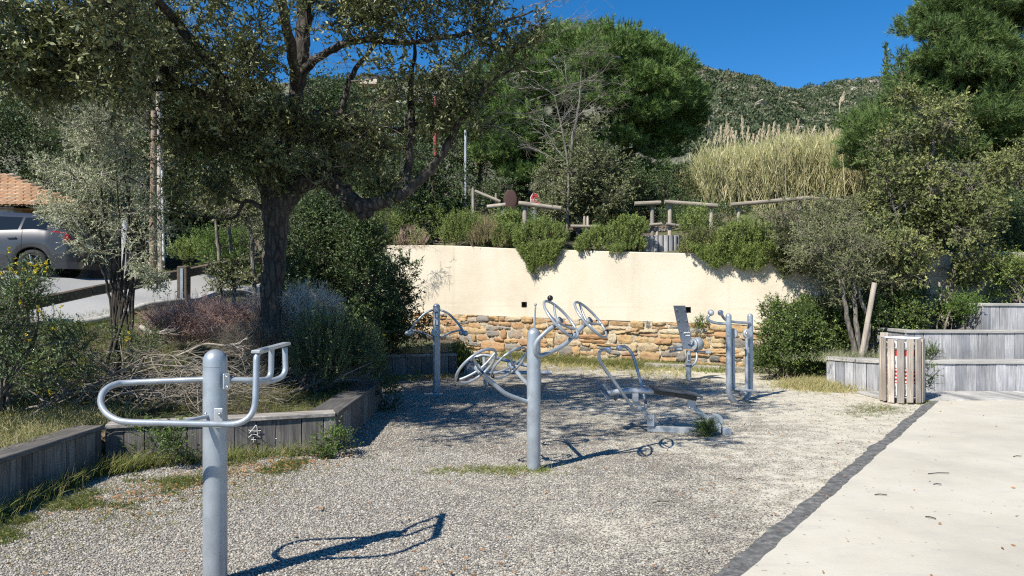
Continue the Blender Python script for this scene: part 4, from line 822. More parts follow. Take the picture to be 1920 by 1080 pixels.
mb = MB(); fr = [c + A(x * .95, -.004, z * .95) for x, z in V]; inn = [c + A(x * .82, -.004, z * .88) for x, z in V]; i = np.arange(8); mb.add(fr + inn, np.stack([i, (i + 1) % 8, 8 + (i + 1) % 8, 8 + i], -1)); mb.build('border', M_SIGNW, root)
text(root, 'STOP', c + A(0, -.012, 0), .1, M_SIGNW)
mb = MB(); c2 = P(1001, 404, Ds); box(mb, c2, (.22, .02, .42), None, 0, .004); mb.build('info_panel', M_DARKPLATE, root); text(root, 'P', c2 + A(0, -.016, .09), .2, M_SIGNW); text(root, 'i', c2 + A(0, -.016, -.1), .18, M_SIGNW)
Ds = 22.; c = P(957, 374, Ds); g = c.copy(); g[2] = hz(g[0], g[1]); root = thing('road_sign', 'dull brown reverse side of an oval road sign on a thin post', 'sign', g)
mb = MB(); tube(mb, [g, P(960, 362, Ds + .03)], .03, 8); mb.build('pole', plain('rust_pole', (.2, .11, .08), .8), root); mb = MB(); sphere(mb, c, .26, sc_=(.8, .06, 1.1)); mb.build('sign_back', plain('sign_back', (.07, .035, .03), .8), root)
# guard rail along the road
ra = [(P(40, 574, 11.6)), P(170, 546, 12.7), P(343, 513, 14.0), P(412, 499, 14.7), P(500, 486, 15.6)]
root = thing('guard_rail', 'squared brown timber guard rail with metal strapped post along the upper road', 'guard rail', (ra[0][0], ra[0][1], ra[0][2] - .5))
for k, (a, b_) in enumerate(zip(ra[:-1], ra[1:])):
    if k == 0: beam_a = a - (b_ - a) * 1.6
    mb = MB(); beam(mb, beam_a if k == 0 else a, b_, .11, .17, rng.random(), .02, .003); mb.build('rail', M_RAIL, root)
for k in (0, 2, 4):
    a = ra[k]; g = a.copy(); g[2] = hz(a[0], a[1]) - .1; mb = MB(); box(mb, (g + a) / 2 + A(.06, -.1, .03), (.2, .16, a[2] - g[2] + .22), None, .1, .02, .003); mb.build('post', M_RAIL, root)
    mb = MB(); box(mb, (g + a) / 2 + A(.06, -.19, .0), (.05, .012, a[2] - g[2] + .18), None, 0, .002); mb.build('metal_strap', M_STEEL, root)

# ------------------------------------------------------------------ plants
def lumpf(u, seed, amp):
    r_ = np.random.default_rng(seed); o = 0
    for k in range(6): a = nrm(r_.normal(size=3)) * r_.uniform(2.5, 7); o = o + np.cos(u @ a + r_.uniform(0, 6))
    return 1 + amp * o / 2.2
def inball(n, c, rad, shell=.35, amp=.16, up=None):
    u = nrm(rng.normal(size=(n, 3)))
    if up is not None: u[:, 2] = np.abs(u[:, 2]) * (1 - up) + u[:, 2] * up
    r_ = (shell + (1 - shell) * rng.random(n) ** .6) * lumpf(u, int(rng.integers(1e9)), amp)
    return c + u * r_[:, None] * rad, u
def sprigs(lm, wm, p, d, Lt, M, leaf, asp, spread=.9, v0=None, droop=0., wr=.003, curl=.15, vsp=.35):
    """n twigs starting at p along d with M leaves each"""
    n = len(p); Lt = np.broadcast_to(Lt, (n,)); v0 = rng.random(n) if v0 is None else v0
    e = p + d * Lt[:, None] + rng.normal(size=(n, 3)) * curl * Lt[:, None] - A(0, 0, droop) * Lt[:, None]
    if wm is not None: sticks(wm, p, e, wr, wr * .4, rng.random(n))
    tq = (np.arange(M) + .5) / M; tq = tq[None, :, None] + rng.normal(size=(n, M, 1)) * .04
    q = p[:, None] * (1 - tq) + e[:, None] * tq; dd = nrm(nrm(e - p)[:, None] * (1.2 - spread * .6) + rng.normal(size=(n, M, 3)) * spread * .8)
    L = leaf * rng.uniform(.6, 1.25, n * M); leaves(lm, q.reshape(-1, 3), dd.reshape(-1, 3), L, L * asp, np.clip(np.repeat(v0, M) * (1 - vsp) + rng.random(n * M) * vsp, 0, 1))
class Skel:
    def __init__(s): s.P = []; s.R = []; s.mb = MB()
    def limb(s, pts, rad, n=10, k=6, wob=.0, bump=.06):
        m = len(pts); rad = np.interp(np.linspace(0, 1, m), np.linspace(0, 1, len(rad)), rad); c = catmull(np.column_stack([np.array(pts, float), rad]), k)
        q = c[:, :3]
        if wob: q[1:-1] += rng.normal(size=q[1:-1].shape) * wob
        tube(s.mb, q, np.maximum(c[:, 3], .003), n, 0., bump=bump); s.P.extend(list(q)); s.R.extend(list(c[:, 3])); return q
    def reach(s, c, r1=.008, wob=.1, rmax=.06):
        Pn = np.array(s.P); dd = np.linalg.norm(Pn - c, axis=1) + np.maximum(0, Pn[:, 2] - c[2]) * .6; i = int(np.argmin(dd)); a = Pn[i]; L = np.linalg.norm(c - a)
        if L < .1: return
        r0 = min(s.R[i] * .75, rmax, .012 + L * .022); m1 = a * .67 + c * .33 + rng.normal(size=3) * wob * L + A(0, 0, .05 * L); m2 = a * .33 + c * .67 + rng.normal(size=3) * wob * L
        s.limb([a, m1, m2, c], [r0, r1], 6, 4, .0, .03)
def tree(name, label, cat, base, limbs, clumps, leafm, barkm, twigm=None, ntw=60, M=12, leaf=.05, asp=.45, tw=.22, group=None, spread=.9, shell=.3, droop=.05, wr=.003, amp=.18, outw=.8, vb=0.):
    root = thing(name, label, cat, base, group); sk = Skel()
    for pts, rad in limbs: sk.limb(pts, rad, 12, 7, .008)
    lm = MB(); wm = MB(); cs = sorted(clumps, key=lambda c: np.linalg.norm(np.array(c[0]) - np.array(base)))
    for (c, r_, dens) in cs:
        c = np.array(c, float); sk.reach(c); rad = np.array(r_ if hasattr(r_, '__len__') else (r_, r_, r_ * .8), float)
        for _ in range(4): sk.reach(c + nrm(rng.normal(size=3)) * rad * .6, .004)
        n = max(3, int(ntw * dens)); p, u = inball(n, c, rad, shell, amp); d = nrm(u * outw + rng.normal(size=(n, 3)) * .6 + A(0, 0, .25)); cv = rng.uniform(0, .35)
        sprigs(lm, wm, p, d, tw * rng.uniform(.6, 1.3, n), M, leaf, asp, spread, np.clip(rng.random(n) * .65 + cv + vb, 0, 1), droop, wr)
        # interior twigs from clump centre
        k = n // 4; sticks(wm, np.repeat(c[None], k, 0) + rng.normal(size=(k, 3)) * rad * .15, p[:k], wr * 1.7, wr * .8, rng.random(k))
    sk.mb.build('trunk', barkm, root); lm.build('crown', leafm, root)
    if wm.V: wm.build('twigs', twigm or M_TWIG, root)
    return root, sk
def PX(l): return [P(*q) for q in l]

# the big evergreen oak
b = P(507, 721, 9.9); b[2] = .3
OL = [([b - A(0, 0, .2), P(507, 690, 9.9), P(506, 600, 9.9), P(512, 520, 9.9), P(518, 450, 9.9), P(517, 390, 9.9), P(510, 350, 9.9)], [.17, .14, .135, .14, .148, .175, .15]),
      ([P(512, 385, 9.9), P(497, 335, 9.9), P(477, 285, 9.85), P(452, 225, 9.7), P(405, 190, 9.4), P(335, 165, 9.), P(240, 158, 8.5), P(130, 120, 8)], [.13, .11, .1, .085, .08, .065, .05, .03]),
      ([P(512, 385, 9.9), P(522, 320, 9.95), P(540, 250, 10), P(556, 170, 10), P(566, 90, 10), P(572, 10, 10), P(585, -110, 10), P(600, -260, 9.8)], [.13, .11, .1, .1, .105, .09, .06, .03]),
      ([P(516, 420, 9.9), P(540, 372, 9.85), P(566, 345, 9.8), P(600, 334, 9.75), P(630, 345, 9.7), P(650, 372, 9.65), P(680, 386, 9.6), P(715, 378, 9.55), P(750, 366, 9.5), P(790, 335, 9.5), P(825, 295, 9.4), P(862, 232, 9.3), P(905, 170, 9.2), P(965, 125, 9.1)], [.1, .13, .12, .12, .13, .12, .1, .085, .075, .065, .05, .04, .025, .012]),
      ([P(758, 362, 9.5), P(766, 310, 9.6), P(771, 240, 9.7), P(770, 150, 9.8), P(782, 60, 9.8)], [.055, .05, .05, .035, .015]),
      ([P(540, 250, 10), P(590, 215, 10), P(640, 215, 10), P(700, 238, 9.9), P(760, 240, 9.8), P(840, 200, 9.6)], [.07, .05, .045, .04, .03, .012]),
      ([P(560, 140, 10), P(610, 100, 9.8), P(680, 75, 9.5), P(760, 80, 9.2), P(880, 60, 9), P(1000, 20, 8.8)], [.07, .05, .04, .035, .025, .01]),
      ([P(572, 10, 10), P(660, -60, 9.6), P(760, -120, 9.2), P(880, -120, 9)], [.06, .05, .03, .015]),
      ([P(452, 225, 9.7), P(400, 130, 9), P(330, 40, 8.2), P(240, -60, 7.4), P(120, -140, 6.8)], [.08, .06, .05, .035, .015]),
      ([P(556, 170, 10), P(540, 60, 9), P(500, -80, 8), P(430, -260, 7.2)], [.07, .06, .045, .02]),
      ([P(335, 165, 9.), P(270, 90, 8.2), P(180, 40, 7.6), P(60, 20, 7)], [.05, .04, .03, .012]),
      ([P(640, 215, 10), P(660, 140, 10), P(720, 60, 10.1), P(740, -20, 10.2)], [.04, .035, .02, .01]),
      ([P(680, 386, 9.6), P(694, 398, 9.6), P(671, 405, 9.6)], [.08, .06, .04])]
cl = []
def fill(n, x0, x1, y0, y1, d0, d1, r_, dens=1.):
    for _ in range(n):
        cl.append((P(rng.uniform(x0, x1), rng.uniform(y0, y1), rng.uniform(d0, d1)), rng.uniform(.75, 1.25) * r_, dens))
fill(24, -50, 240, -60, 135, 6.4, 8.6, .36); fill(9, 0, 300, 120, 175, 7, 8.6, .24, .7); fill(24, 200, 520, -60, 190, 8, 10.2, .4); fill(12, 330, 520, 190, 330, 9, 10.2, .3, .9); fill(5, 320, 460, 330, 400, 9.3, 10, .18, .5)
fill(18, 480, 720, -80, 60, 9, 10.5, .4, .85); fill(12, 560, 720, 200, 330, 9.4, 10.4, .28, .9); fill(6, 500, 560, 190, 330, 9, 9.8, .24, .9); fill(20, 700, 960, -60, 130, 8.6, 10, .34, .75); fill(7, 810, 920, 120, 230, 9, 9.6, .2, .6); fill(5, 700, 850, 180, 300, 9.4, 10, .18, .45)
fill(3, 940, 1010, 20, 160, 9, 9.4, .15, .35); fill(5, 690, 790, 330, 380, 9.4, 9.8, .12, .3)
fill(34, 40, 860, -430, -110, 5.2, 8.6, .5, .8); fill(6, 300, 700, -560, -400, 7, 8.5, .45, .8)
oak, osk = tree('evergreen_oak', 'big dark evergreen oak with a thick limb snaking sideways over the beds', 'tree', b, OL, cl, G_OAK, M_OAKB, M_TWIGD, 66, 12, .066, .42, .2, shell=.1, amp=.32)
mb = MB()                                   # dead leaf clusters and bare grey twigs
for (x, y, d, r_) in ((75, 60, 8, .1), (408, 148, 9, .1), (400, 165, 9, .08), (448, 198, 9.4, .06), (215, 150, 8.4, .05)):
    p, u = inball(26, P(x, y, d), A(r_, r_, r_)); leaves(mb, p, u, .07, .03, rng.random(26))
mb.build('dead_leaves', G_BROWN, oak)
mb = MB()
def dead_twigs(mb, p, d, L, gens, r_, n=3, kink=.35):
    n0 = len(p); e = p + d * L[:, None] + rng.normal(size=p.shape) * .06 * L[:, None]; mid = (p + e) / 2 + rng.normal(size=p.shape) * .08 * L[:, None]; v = rng.random(n0)
    sticks(mb, p, mid, r_, r_ * .8, v); sticks(mb, mid, e, r_ * .8, r_ * .55, v)
    if gens <= 0: return
    for s_ in (e, mid, e)[:n]:
        dead_twigs(mb, s_, nrm(d + rng.normal(size=d.shape) * kink), L * .68, gens - 1, r_ * .6, n, kink)
src = np.array([P(x, y, 9.2) for x, y in ((965, 125), (940, 150), (905, 170), (930, 210), (990, 190), (1010, 260), (960, 90), (1000, 30), (900, 60), (840, 200), (862, 232))]); dr = nrm(np.array([[1, 0, .15], [1, 0, -.1], [1, -.1, -.3], [1, 0, .05], [1, .1, .3], [.8, 0, .6], [1, 0, .1], [1, 0, .5], [.8, -.3, .2], [.8, 0, -.4], [1, .2, 0]], float))
dead_twigs(mb, src, dr, np.full(len(src), .5), 4, .008); 
src = np.array([P(rng.uniform(560, 800), rng.uniform(60, 330), rng.uniform(9.2, 10)) for _ in range(22)]); dead_twigs(mb, src, nrm(rng.normal(size=(22, 3)) * (1, .5, 1)), np.full(22, .32), 3, .006)
mb.build('bare_twigs', M_TWIG, oak)

# small-leaved trees and shrubs defined by crown clumps in view boxes
def clumps(boxes):
    out = []
    for (n, x0, x1, y0, y1, d0, d1, r_, dens) in boxes:
        for _ in range(n): out.append((P(rng.uniform(x0, x1), rng.uniform(y0, y1), rng.uniform(d0, d1)), rng.uniform(.7, 1.3) * r_, dens))
    return out
def gz(px, d, dz=-.05): q = P(px, 0, d); q[2] = hz(q[0], q[1]) + dz; return q
def up(px, d, pts, base=None):
    b = gz(px, d) if base is None else base; return [b] + [P(*q) for q in pts]
tree('evergreen_tree', 'broad maquis tree with small olive leaves standing in the timber terrace', 'tree', gz(1742, 14.3), [
    ([A(*(P(1745, 610, 14.3)[:2]), .8), P(1738, 560, 14.3), P(1735, 480, 14.4), P(1740, 380, 14.5), P(1750, 280, 14.6), P(1745, 200, 14.7)], [.07, .06, .055, .04, .03, .01]), ([P(1736, 520, 14.3), P(1690, 430, 14.2), P(1660, 340, 14.1)], [.05, .03, .01]), ([A(*(P(1785, 610, 14.5)[:2]), .8), P(1785, 540, 14.5), P(1800, 430, 14.4), P(1830, 330, 14.4)], [.055, .04, .03, .01])],
     clumps([(14, 1690, 1800, 180, 260, 14, 15.4, .26, .75), (34, 1640, 1830, 250, 380, 13.8, 15.6, .31, .9), (40, 1630, 1870, 370, 480, 13.6, 15.4, .31, .9), (10, 1690, 1850, 470, 530, 13.6, 14.6, .26, .9), (8, 1640, 1700, 440, 510, 13.4, 14.4, .25, .9), (7, 1830, 1880, 300, 380, 14, 15, .25, .8)]), G_MAQ, M_BARK2, M_TWIG, 66, 12, .06, .5, .15, shell=.4, amp=.35)
tree('olive_shrub_tree', 'grey-green spreading shrub tree on several pale stems beside a slanting stake', 'tree', A(P(1600, 0, 13.4)[0], 13.4, .4), [
    ([P(1606, 672, 13.3), P(1590, 600, 13.3), P(1578, 540, 13.3), P(1560, 470, 13.4)], [.05, .04, .03, .012]), ([P(1610, 672, 13.4), P(1604, 590, 13.4), P(1600, 520, 13.4), P(1595, 440, 13.6)], [.05, .04, .03, .012]), ([P(1620, 672, 13.4), P(1628, 600, 13.5), P(1610, 540, 13.5), P(1640, 460, 13.6)], [.045, .04, .03, .012])],
     clumps([(26, 1435, 1600, 380, 450, 13.6, 15.2, .25, .8), (34, 1470, 1690, 440, 520, 13.2, 14.8, .27, .8), (12, 1540, 1670, 510, 560, 13.2, 14.2, .2, .8)]), G_OLIVE, M_BARK2, M_TWIG, 80, 12, .042, .45, .17, shell=.3, amp=.35)
root = thing('wooden_stake', 'pale slanting tree stake leaning beside the pale shrub stems', 'stake', P(1613, 672, 13.)); mb = MB(); tube(mb, [P(1613, 680, 13.), P(1640, 530, 12.9)], .045, 10, .9); mb.build('shaft', M_LOGV, root)
def bush(name, label, cat, boxes, base, leafm, ntw=90, M=12, leaf=.04, asp=.45, tw=.16, group=None, stem=M_TWIGD, bark_=None, outw=.7, spread=.9, shell=.2, droop=.0, amp=.2, vb=0., sr=.022):
    cs = clumps(boxes); root = thing(name, label, cat, base, group); lm = MB(); wm = MB(); st = MB()
    for (c, r_, dens) in cs:
        rad = A(r_, r_, r_ * .85); n = int(ntw * dens); p, u = inball(n, c, rad, shell, amp); d = nrm(u * outw + rng.normal(size=(n, 3)) * .5 + A(0, 0, .5)); cv = rng.uniform(0, .35)
        sprigs(lm, wm, p, d, tw * rng.uniform(.6, 1.3, n), M, leaf, asp, spread, np.clip(rng.random(n) * .65 + cv + vb, 0, 1), droop)
        a = np.array(base) + rng.normal(size=3) * (.12, .12, 0); m_ = (a + c) / 2 + rng.normal(size=3) * .12; tube(st, catmull([a, m_, c], 4), np.linspace(sr, sr * .3, 9), 5)
    lm.build('foliage', leafm, root); wm.build('twigs', stem, root); st.build('stems', bark_ or M_BARK2, root); return root
bush('laurel_bush', 'dense glossy green rounded bush right of the twin-post walker', 'shrub', [(14, 1435, 1560, 640, 688, 13.5, 14.3, .2, 1), (22, 1440, 1570, 585, 670, 13.6, 14.6, .3, 1), (8, 1440, 1560, 560, 600, 13.7, 14.6, .2, .8), (14, 1570, 1660, 590, 660, 13.9, 14.8, .3, .8)], A(5.2, 14.2, 0), G_LAUREL, 120, 12, .05, .45, .17, sr=.012)
bush('laurel_bush', 'dark glossy shrub filling the bed behind the slatted bin', 'shrub', [(14, 1620, 1720, 570, 640, 13.6, 14.4, .26, .9), (7, 1660, 1720, 530, 580, 13.9, 14.5, .22, .8)], A(6.9, 13.9, .4), G_LAUREL, 110, 12, .05, .45, .17)
bush('terrace_shrub', 'light yellow-green shrub growing on the middle timber step', 'shrub', [(9, 1750, 1860, 560, 605, 13.4, 14.2, .2, .9)], A(8.1, 13.7, .9), G_WEED, 90, 12, .04, .45, .15)
bush('terrace_shrub', 'round fresh green shrub against the plaster wall over the topmost step', 'shrub', [(22, 1860, 2010, 490, 560, 13.7, 14.4, .28, 1)], A(9.6, 14., 1.4), G_ROSE, 120, 12, .04, .35, .15)
bush('terrace_shrub', 'dark scrub on top of the wall right of the maquis tree', 'shrub', [(26, 1860, 2060, 390, 470, 15.4, 17, .4, 1)], A(10.8, 16.2, 2.6), G_DARK, 110, 12, .055, .5, .2)
bush('corner_weed', 'small grey-green weed growing in the corner of the timber steps', 'plant', [(5, 1735, 1750, 645, 668, 12.3, 12.5, .1, .5)], A(6.9, 12.45, .53), G_BROOM, 60, 10, .03, .35, .12, sr=.005)
bush('corner_weed', 'thin weed sprouting at the foot of the slatted bin', 'plant', [(4, 1735, 1745, 700, 745, 11.4, 11.8, .09, .3), (1, 1742, 1750, 670, 690, 11.5, 11.6, .06, .2)], A(6.3, 11.5, .0), G_WEED, 60, 9, .028, .4, .12, sr=.005)
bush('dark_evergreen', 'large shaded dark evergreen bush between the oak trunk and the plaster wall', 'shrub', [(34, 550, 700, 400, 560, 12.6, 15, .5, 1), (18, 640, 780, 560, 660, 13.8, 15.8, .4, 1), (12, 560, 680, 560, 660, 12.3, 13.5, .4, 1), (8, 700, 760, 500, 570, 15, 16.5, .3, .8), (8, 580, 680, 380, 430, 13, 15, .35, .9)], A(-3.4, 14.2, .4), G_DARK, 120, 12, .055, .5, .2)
# rosemary on the terrace
def rosemary(label, x0, x1, y0, y1, d, n=260, hang=.0, leafm=G_ROSE, st=M_TWIGD, name='rosemary_bush', cat='shrub', group='rosemary bushes along the wall top', Ls=.5, leaf=.046, asp=.24, brown=0, depth=.5, vb=.15):
    if group and 'wall' in group:
        for _ in range(4): d = float(np.interp(((x0 + x1) / 2 - 960) / F * d, wc[:, 0], wc[:, 1])) + .35
    c0 = P((x0 + x1) / 2, y1, d); w_ = (x1 - x0) / 2 / F * d; h_ = (y1 - y0) / F * d; root = thing(name, label, cat, c0, group); lm = MB(); wm = MB()
    u = rng.uniform(-1, 1, n); prof = np.sqrt(np.maximum(0, 1 - np.abs(u) ** 2.3)); yy = rng.uniform(-depth, depth, n); base = np.stack([c0[0] + u * w_ * .8, c0[1] + yy, np.full(n, c0[2])], -1)
    f = rng.random(n) ** .7
    if group and 'wall' in group: base[:, 1] = np.maximum(base[:, 1], np.interp(base[:, 0], wc[:, 0], wc[:, 1]) + .1)
    sx_ = base + np.stack([u * w_ * .12, yy * .1, prof * h_ * f * .75], -1)
    if hang: sx_[:, 1] -= hang * rng.random(n)
    d_ = nrm(np.stack([u * .45 + rng.normal(size=n) * .15, rng.normal(size=n) * .18 - .12, np.full(n, 1.)], -1)); L = Ls * h_ * rng.uniform(.35, .75, n)
    v0 = np.clip(rng.random(n) * .8 + vb, 0, 1); e = sx_ + d_ * L[:, None]; mid = (sx_ + e) / 2 + rng.normal(size=(n, 3)) * .02; sticks(wm, sx_, e, .005, .002, v0)
    for k in range(5):
        a = sx_ + d_ * L[:, None] * (k / 5); sprigs(lm, None, a, d_, L / 5, 9, leaf, asp, .75, v0, 0, .002, .05)
    lm.build('foliage', leafm, root); wm.build('stems', st, root); return root
rosemary('bright rosemary shrub left of the dead brown tuft above the wall', 655, 752, 385, 470, 20.5, 620)
rosemary('dead brown bristly rosemary overhanging the wall top near the oak', 742, 806, 420, 462, 20.2, 0 or 200, .3, G_BROWN if 0 else G_DRYG, M_TWIGR, leaf=.0001)
rosemary('green rosemary with a dry centre to its right, above the left part of the wall', 830, 912, 392, 462, 19.4, 560)
rosemary('dry brown-stemmed rosemary tuft between two green ones', 880, 950, 408, 463, 19.2, 420, .2, G_MAQ, M_TWIGB, leaf=.02)
rosemary('small fresh rosemary below the leaning log rails', 925, 975, 412, 464, 19., 240)
rosemary('big round rosemary spilling down over the plaster like a beard', 965, 1062, 408, 462, 18.6, 520, .35)
rosemary('green-yellow rosemary clump left of the palisade bed', 1080, 1205, 420, 474, 17.9, 620, .25)
rosemary('darker rosemary mound behind the yellow-green clump by the palisade bed', 1150, 1210, 402, 440, 18.8, 240)
rosemary('tall upright rosemary stems between the fence rails', 1280, 1325, 392, 440, 18.0, 120, Ls=.9)
rosemary('wide dark green rosemary overhanging the wall right of the palisade bed', 1335, 1440, 410, 480, 17.0, 620, .5)
rosemary('pale sparse rosemary leaning out above the tall back panel machine', 1280, 1350, 425, 478, 17.2, 330, .4, G_MAQ)
rosemary('last rosemary merging with the grey shrub tree on the wall', 1425, 1500, 430, 488, 16.4, 380, .4)
rosemary('low green rosemary mound beside the upper road', 330, 402, 444, 487, 17.6, 420, group=None)
mb = MB()
def hang(label, x0, x1, y0, y1, d, n, leafm=G_ROSE, amp=1.):
    """branches spilling down the wall face, attached at the wall top"""
    c0 = P((x0 + x1) / 2, y0, d); root = thing('hanging_rosemary', label, 'shrub', c0, 'rosemary branches hanging down the wall'); lm = MB(); wm = MB(); w_ = (x1 - x0) / 2 / F * d; h_ = (y1 - y0) / F * d
    u = rng.uniform(-1, 1, n); ph = rng.uniform(0, 6, 3); prof = np.sqrt(1 - np.abs(u) ** 2.4) * (.8 + .16 * np.sin(u * 5 + ph[0]) + .12 * np.sin(u * 11 + ph[1]) + .08 * np.sin(u * 23 + ph[2])) + .08; f = rng.random(n) ** .8; z = c0[2] + .05 - prof * h_ * f; bul = np.sqrt(np.clip(prof * (1 - f * .6), 0, 1)) * .3 * amp
    X = c0[0] + u * w_ * (1 - .3 * f); q, tt, nn = wallat(c0[0]); yw = np.interp(X, wc[:, 0], wc[:, 1]); p = np.stack([X, yw - .08 - rng.random(n) * bul, z], -1); d_ = nrm(np.stack([u * .5 + rng.normal(size=n) * .25, -.45 + rng.normal(size=n) * .2, rng.uniform(.1, .9, n)], -1)); v0 = rng.random(n)
    for k in range(3): sprigs(lm, None, p + d_ * .05 * k, d_, .06, 9, .034, .24, .8, v0)
    a = np.stack([X * .6 + c0[0] * .4, yw + .0, np.full(n, c0[2] + .02)], -1); sticks(wm, a[::3], p[::3], .006, .003, v0[::3]); lm.build('foliage', leafm, root); wm.build('stems', M_TWIGD, root)
hang('rounded green rosemary beard hanging at the middle of the plaster wall', 966, 1052, 458, 514, 18.6, 1500)
hang('long green rosemary curtain hanging above the back panel machine', 1290, 1440, 470, 516, 16.4, 1900)
hang('ragged rosemary fringe hanging above the glossy bush', 1420, 1545, 478, 525, 15.6, 1300, G_MAQ)
hang('short sprig of rosemary poking over the wall below the yellow-green clump', 1138, 1165, 468, 484, 17.6, 90, amp=.4)
def drybrush(name, label, cat, base, dirs, L, gens, r_, mat, n=3, kink=.35, group=None):
    root = thing(name, label, cat, base[0] if len(np.shape(base)) > 1 else base, group); mb = MB(); base = np.atleast_2d(base); dead_twigs(mb, base, nrm(dirs), np.full(len(base), L) if np.isscalar(L) else L, gens, r_, n, kink); mb.build('branches', mat, root); return root
k = 40; drybrush('dead_rosemary', 'bare tan twigs drooping over the left end of the plaster wall', 'shrub', P(772, 458, 20.6) + rng.normal(size=(k, 3)) * (.3, .1, .04), np.stack([rng.normal(size=k) * .8, -np.ones(k) * .5, rng.normal(size=k) * .5 - .1], -1), .13, 3, .005, M_TWIGB)

# pines
def pine(name, label, base, limbs, lobes, leafm, L=.14, nt_=150, K=22, W=.011, tr=M_PINEB, shell=.72):
    root = thing(name, label, 'tree', base); sk = Skel()
    for pts, rad in limbs: sk.limb(pts, rad, 10, 6, .02)
    lm = MB()
    for (c, rad) in sorted(lobes, key=lambda q: np.linalg.norm(q[0] - np.array(base))):
        c = np.array(c, float); rad = np.array(rad if hasattr(rad, '__len__') else (rad, rad, rad * .75), float); sk.reach(c, .02, .06, .12)
        n = int(nt_ * (rad[0] ** 2) / .5); p, u = inball(n, c, rad, shell, .14, .55)
        for q in p[:10]: sk.reach(q, .008, .08, .04)
        d = nrm(u + A(0, 0, .45) + rng.normal(size=u.shape) * .25); cv = np.clip(rng.random(n) * .7 + rng.uniform(0, .3), 0, 1)
        dd = nrm(d[:, None] * 1. + rng.normal(size=(n, K, 3)) * .5); pp_ = p[:, None] + d[:, None] * rng.uniform(-.1, .1, (n, K, 1))
        needles(lm, pp_.reshape(-1, 3), dd.reshape(-1, 3), L * rng.uniform(.7, 1.25, n * K), W, np.clip(np.repeat(cv, K) * .75 + rng.random(n * K) * .3, 0, 1))
    sk.mb.build('trunk', tr, root); lm.build('crown', leafm, root)
DPN = 25.5; lob = []
cc = P(1098, 212, DPN)
for k in range(160):                            # umbrella dome made of many lobes
    u = nrm(rng.normal(size=3)); u[2] = abs(u[2]) * 1.15 - .28; u = nrm(u); rr = A(3.35, 2.9, 2.45); q = cc + u * rr * (1 + rng.uniform(-.07, .06)); lob.append((q, rng.uniform(.45, .75)))
for k in range(60): lob.append((P(rng.uniform(930, 1255), rng.uniform(230, 330), rng.uniform(23.6, 27)), .55))
for k in range(46): lob.append((P(rng.uniform(868, 1010), rng.uniform(120, 335), rng.uniform(23.4, 25.6)), .55))
for k in range(26): lob.append((P(rng.uniform(960, 1180), rng.uniform(120, 300), rng.uniform(22.6, 23.6)), .5))
for k in range(22): lob.append((P(rng.uniform(1210, 1300), rng.uniform(150, 275), rng.uniform(24, 26.6)), .55))
pine('umbrella_pine', 'huge rounded umbrella pine with bright needles behind the wall', gz(975, 25.4), [([gz(975, 25.4), P(978, 330, 25.4), P(1010, 250, 25.4), P(1080, 180, 25.4)], [.3, .26, .22, .1]), ([P(985, 320, 25.4), P(1080, 300, 25.2), P(1200, 280, 25.), P(1270, 255, 25)], [.2, .15, .1, .05]), ([P(980, 330, 25.4), P(930, 280, 25.2), P(900, 240, 25)], [.15, .1, .05])], lob, G_PINE, .16, 115, 26, .018)
lob = []
for (n, x0, x1, y0, y1, d0, d1, r_) in ((9, 1720, 1800, 10, 70, 19, 21, .6), (16, 1800, 1990, -40, 60, 18.5, 21, .7), (12, 1760, 1880, 70, 130, 18.5, 20.5, .6), (14, 1850, 2010, 100, 200, 18.5, 20.5, .7), (9, 1680, 1740, 130, 200, 19, 20.5, .45), (16, 1620, 1720, 200, 290, 18.4, 20.5, .5), (10, 1590, 1650, 220, 310, 18.4, 20, .38), (16, 1750, 1980, 180, 300, 18.5, 20.5, .6), (8, 1900, 2100, -200, 0, 19, 21, .8), (8, 1750, 1900, -180, -60, 19, 21, .8)):
    for _ in range(n): lob.append((P(rng.uniform(x0, x1), rng.uniform(y0, y1), rng.uniform(d0, d1)), rng.uniform(.75, 1.2) * r_))
for (n, x0, x1, y0, y1, r_) in ((14, 1735, 1830, 20, 80, .5), (26, 1800, 1990, -30, 200, .6), (14, 1740, 1860, 80, 190, .5), (22, 1640, 1780, 190, 320, .45), (12, 1590, 1660, 230, 320, .38), (20, 1780, 1990, 180, 320, .6)):
    for _ in range(n): lob.append((P(rng.uniform(x0, x1), rng.uniform(y0, y1), rng.uniform(18.3, 20.8)), rng.uniform(.75, 1.15) * r_))
lob.append((P(1686, 105, 19.8), .22)); lob.append((P(1700, 120, 19.8), .3))
pine('stone_pine', 'tall pine with separate clumpy lobes rising behind the maquis tree', gz(1890, 19.8), [([gz(1890, 19.8), P(1880, 350, 19.8), P(1850, 200, 19.8), P(1830, 60, 19.8), P(1820, -100, 19.8)], [.25, .22, .18, .12, .05]), ([P(1875, 300, 19.8), P(1760, 270, 19.5), P(1640, 260, 19.3)], [.14, .1, .04]), ([P(1850, 200, 19.8), P(1760, 120, 19.8), P(1690, 110, 19.8)], [.1, .07, .03])], lob, G_PINE2, .15, 160, 26, .014)
root = thing('cypress', 'thin dark spire of a distant cypress between hill and clumpy pine', 'tree', P(1661, 160, 60)); mb = MB(); n = 260; f = rng.random(n); c = P(1661, 150, 60)
p = c + np.stack([rng.normal(size=n) * .13 * (1.15 - f), rng.normal(size=n) * .13, -1 + f * 3.9], -1); leaves(mb, p, nrm(rng.normal(size=(n, 3)) * .4 + A(0, 0, 1)), .35, .12, rng.random(n)); mb.build('crown', G_DARK, root); mb = MB(); tube(mb, [c - A(0, 0, 5), c + A(0, 0, 2.6)], [.1, .02], 6); mb.build('trunk', M_BARK2, root)
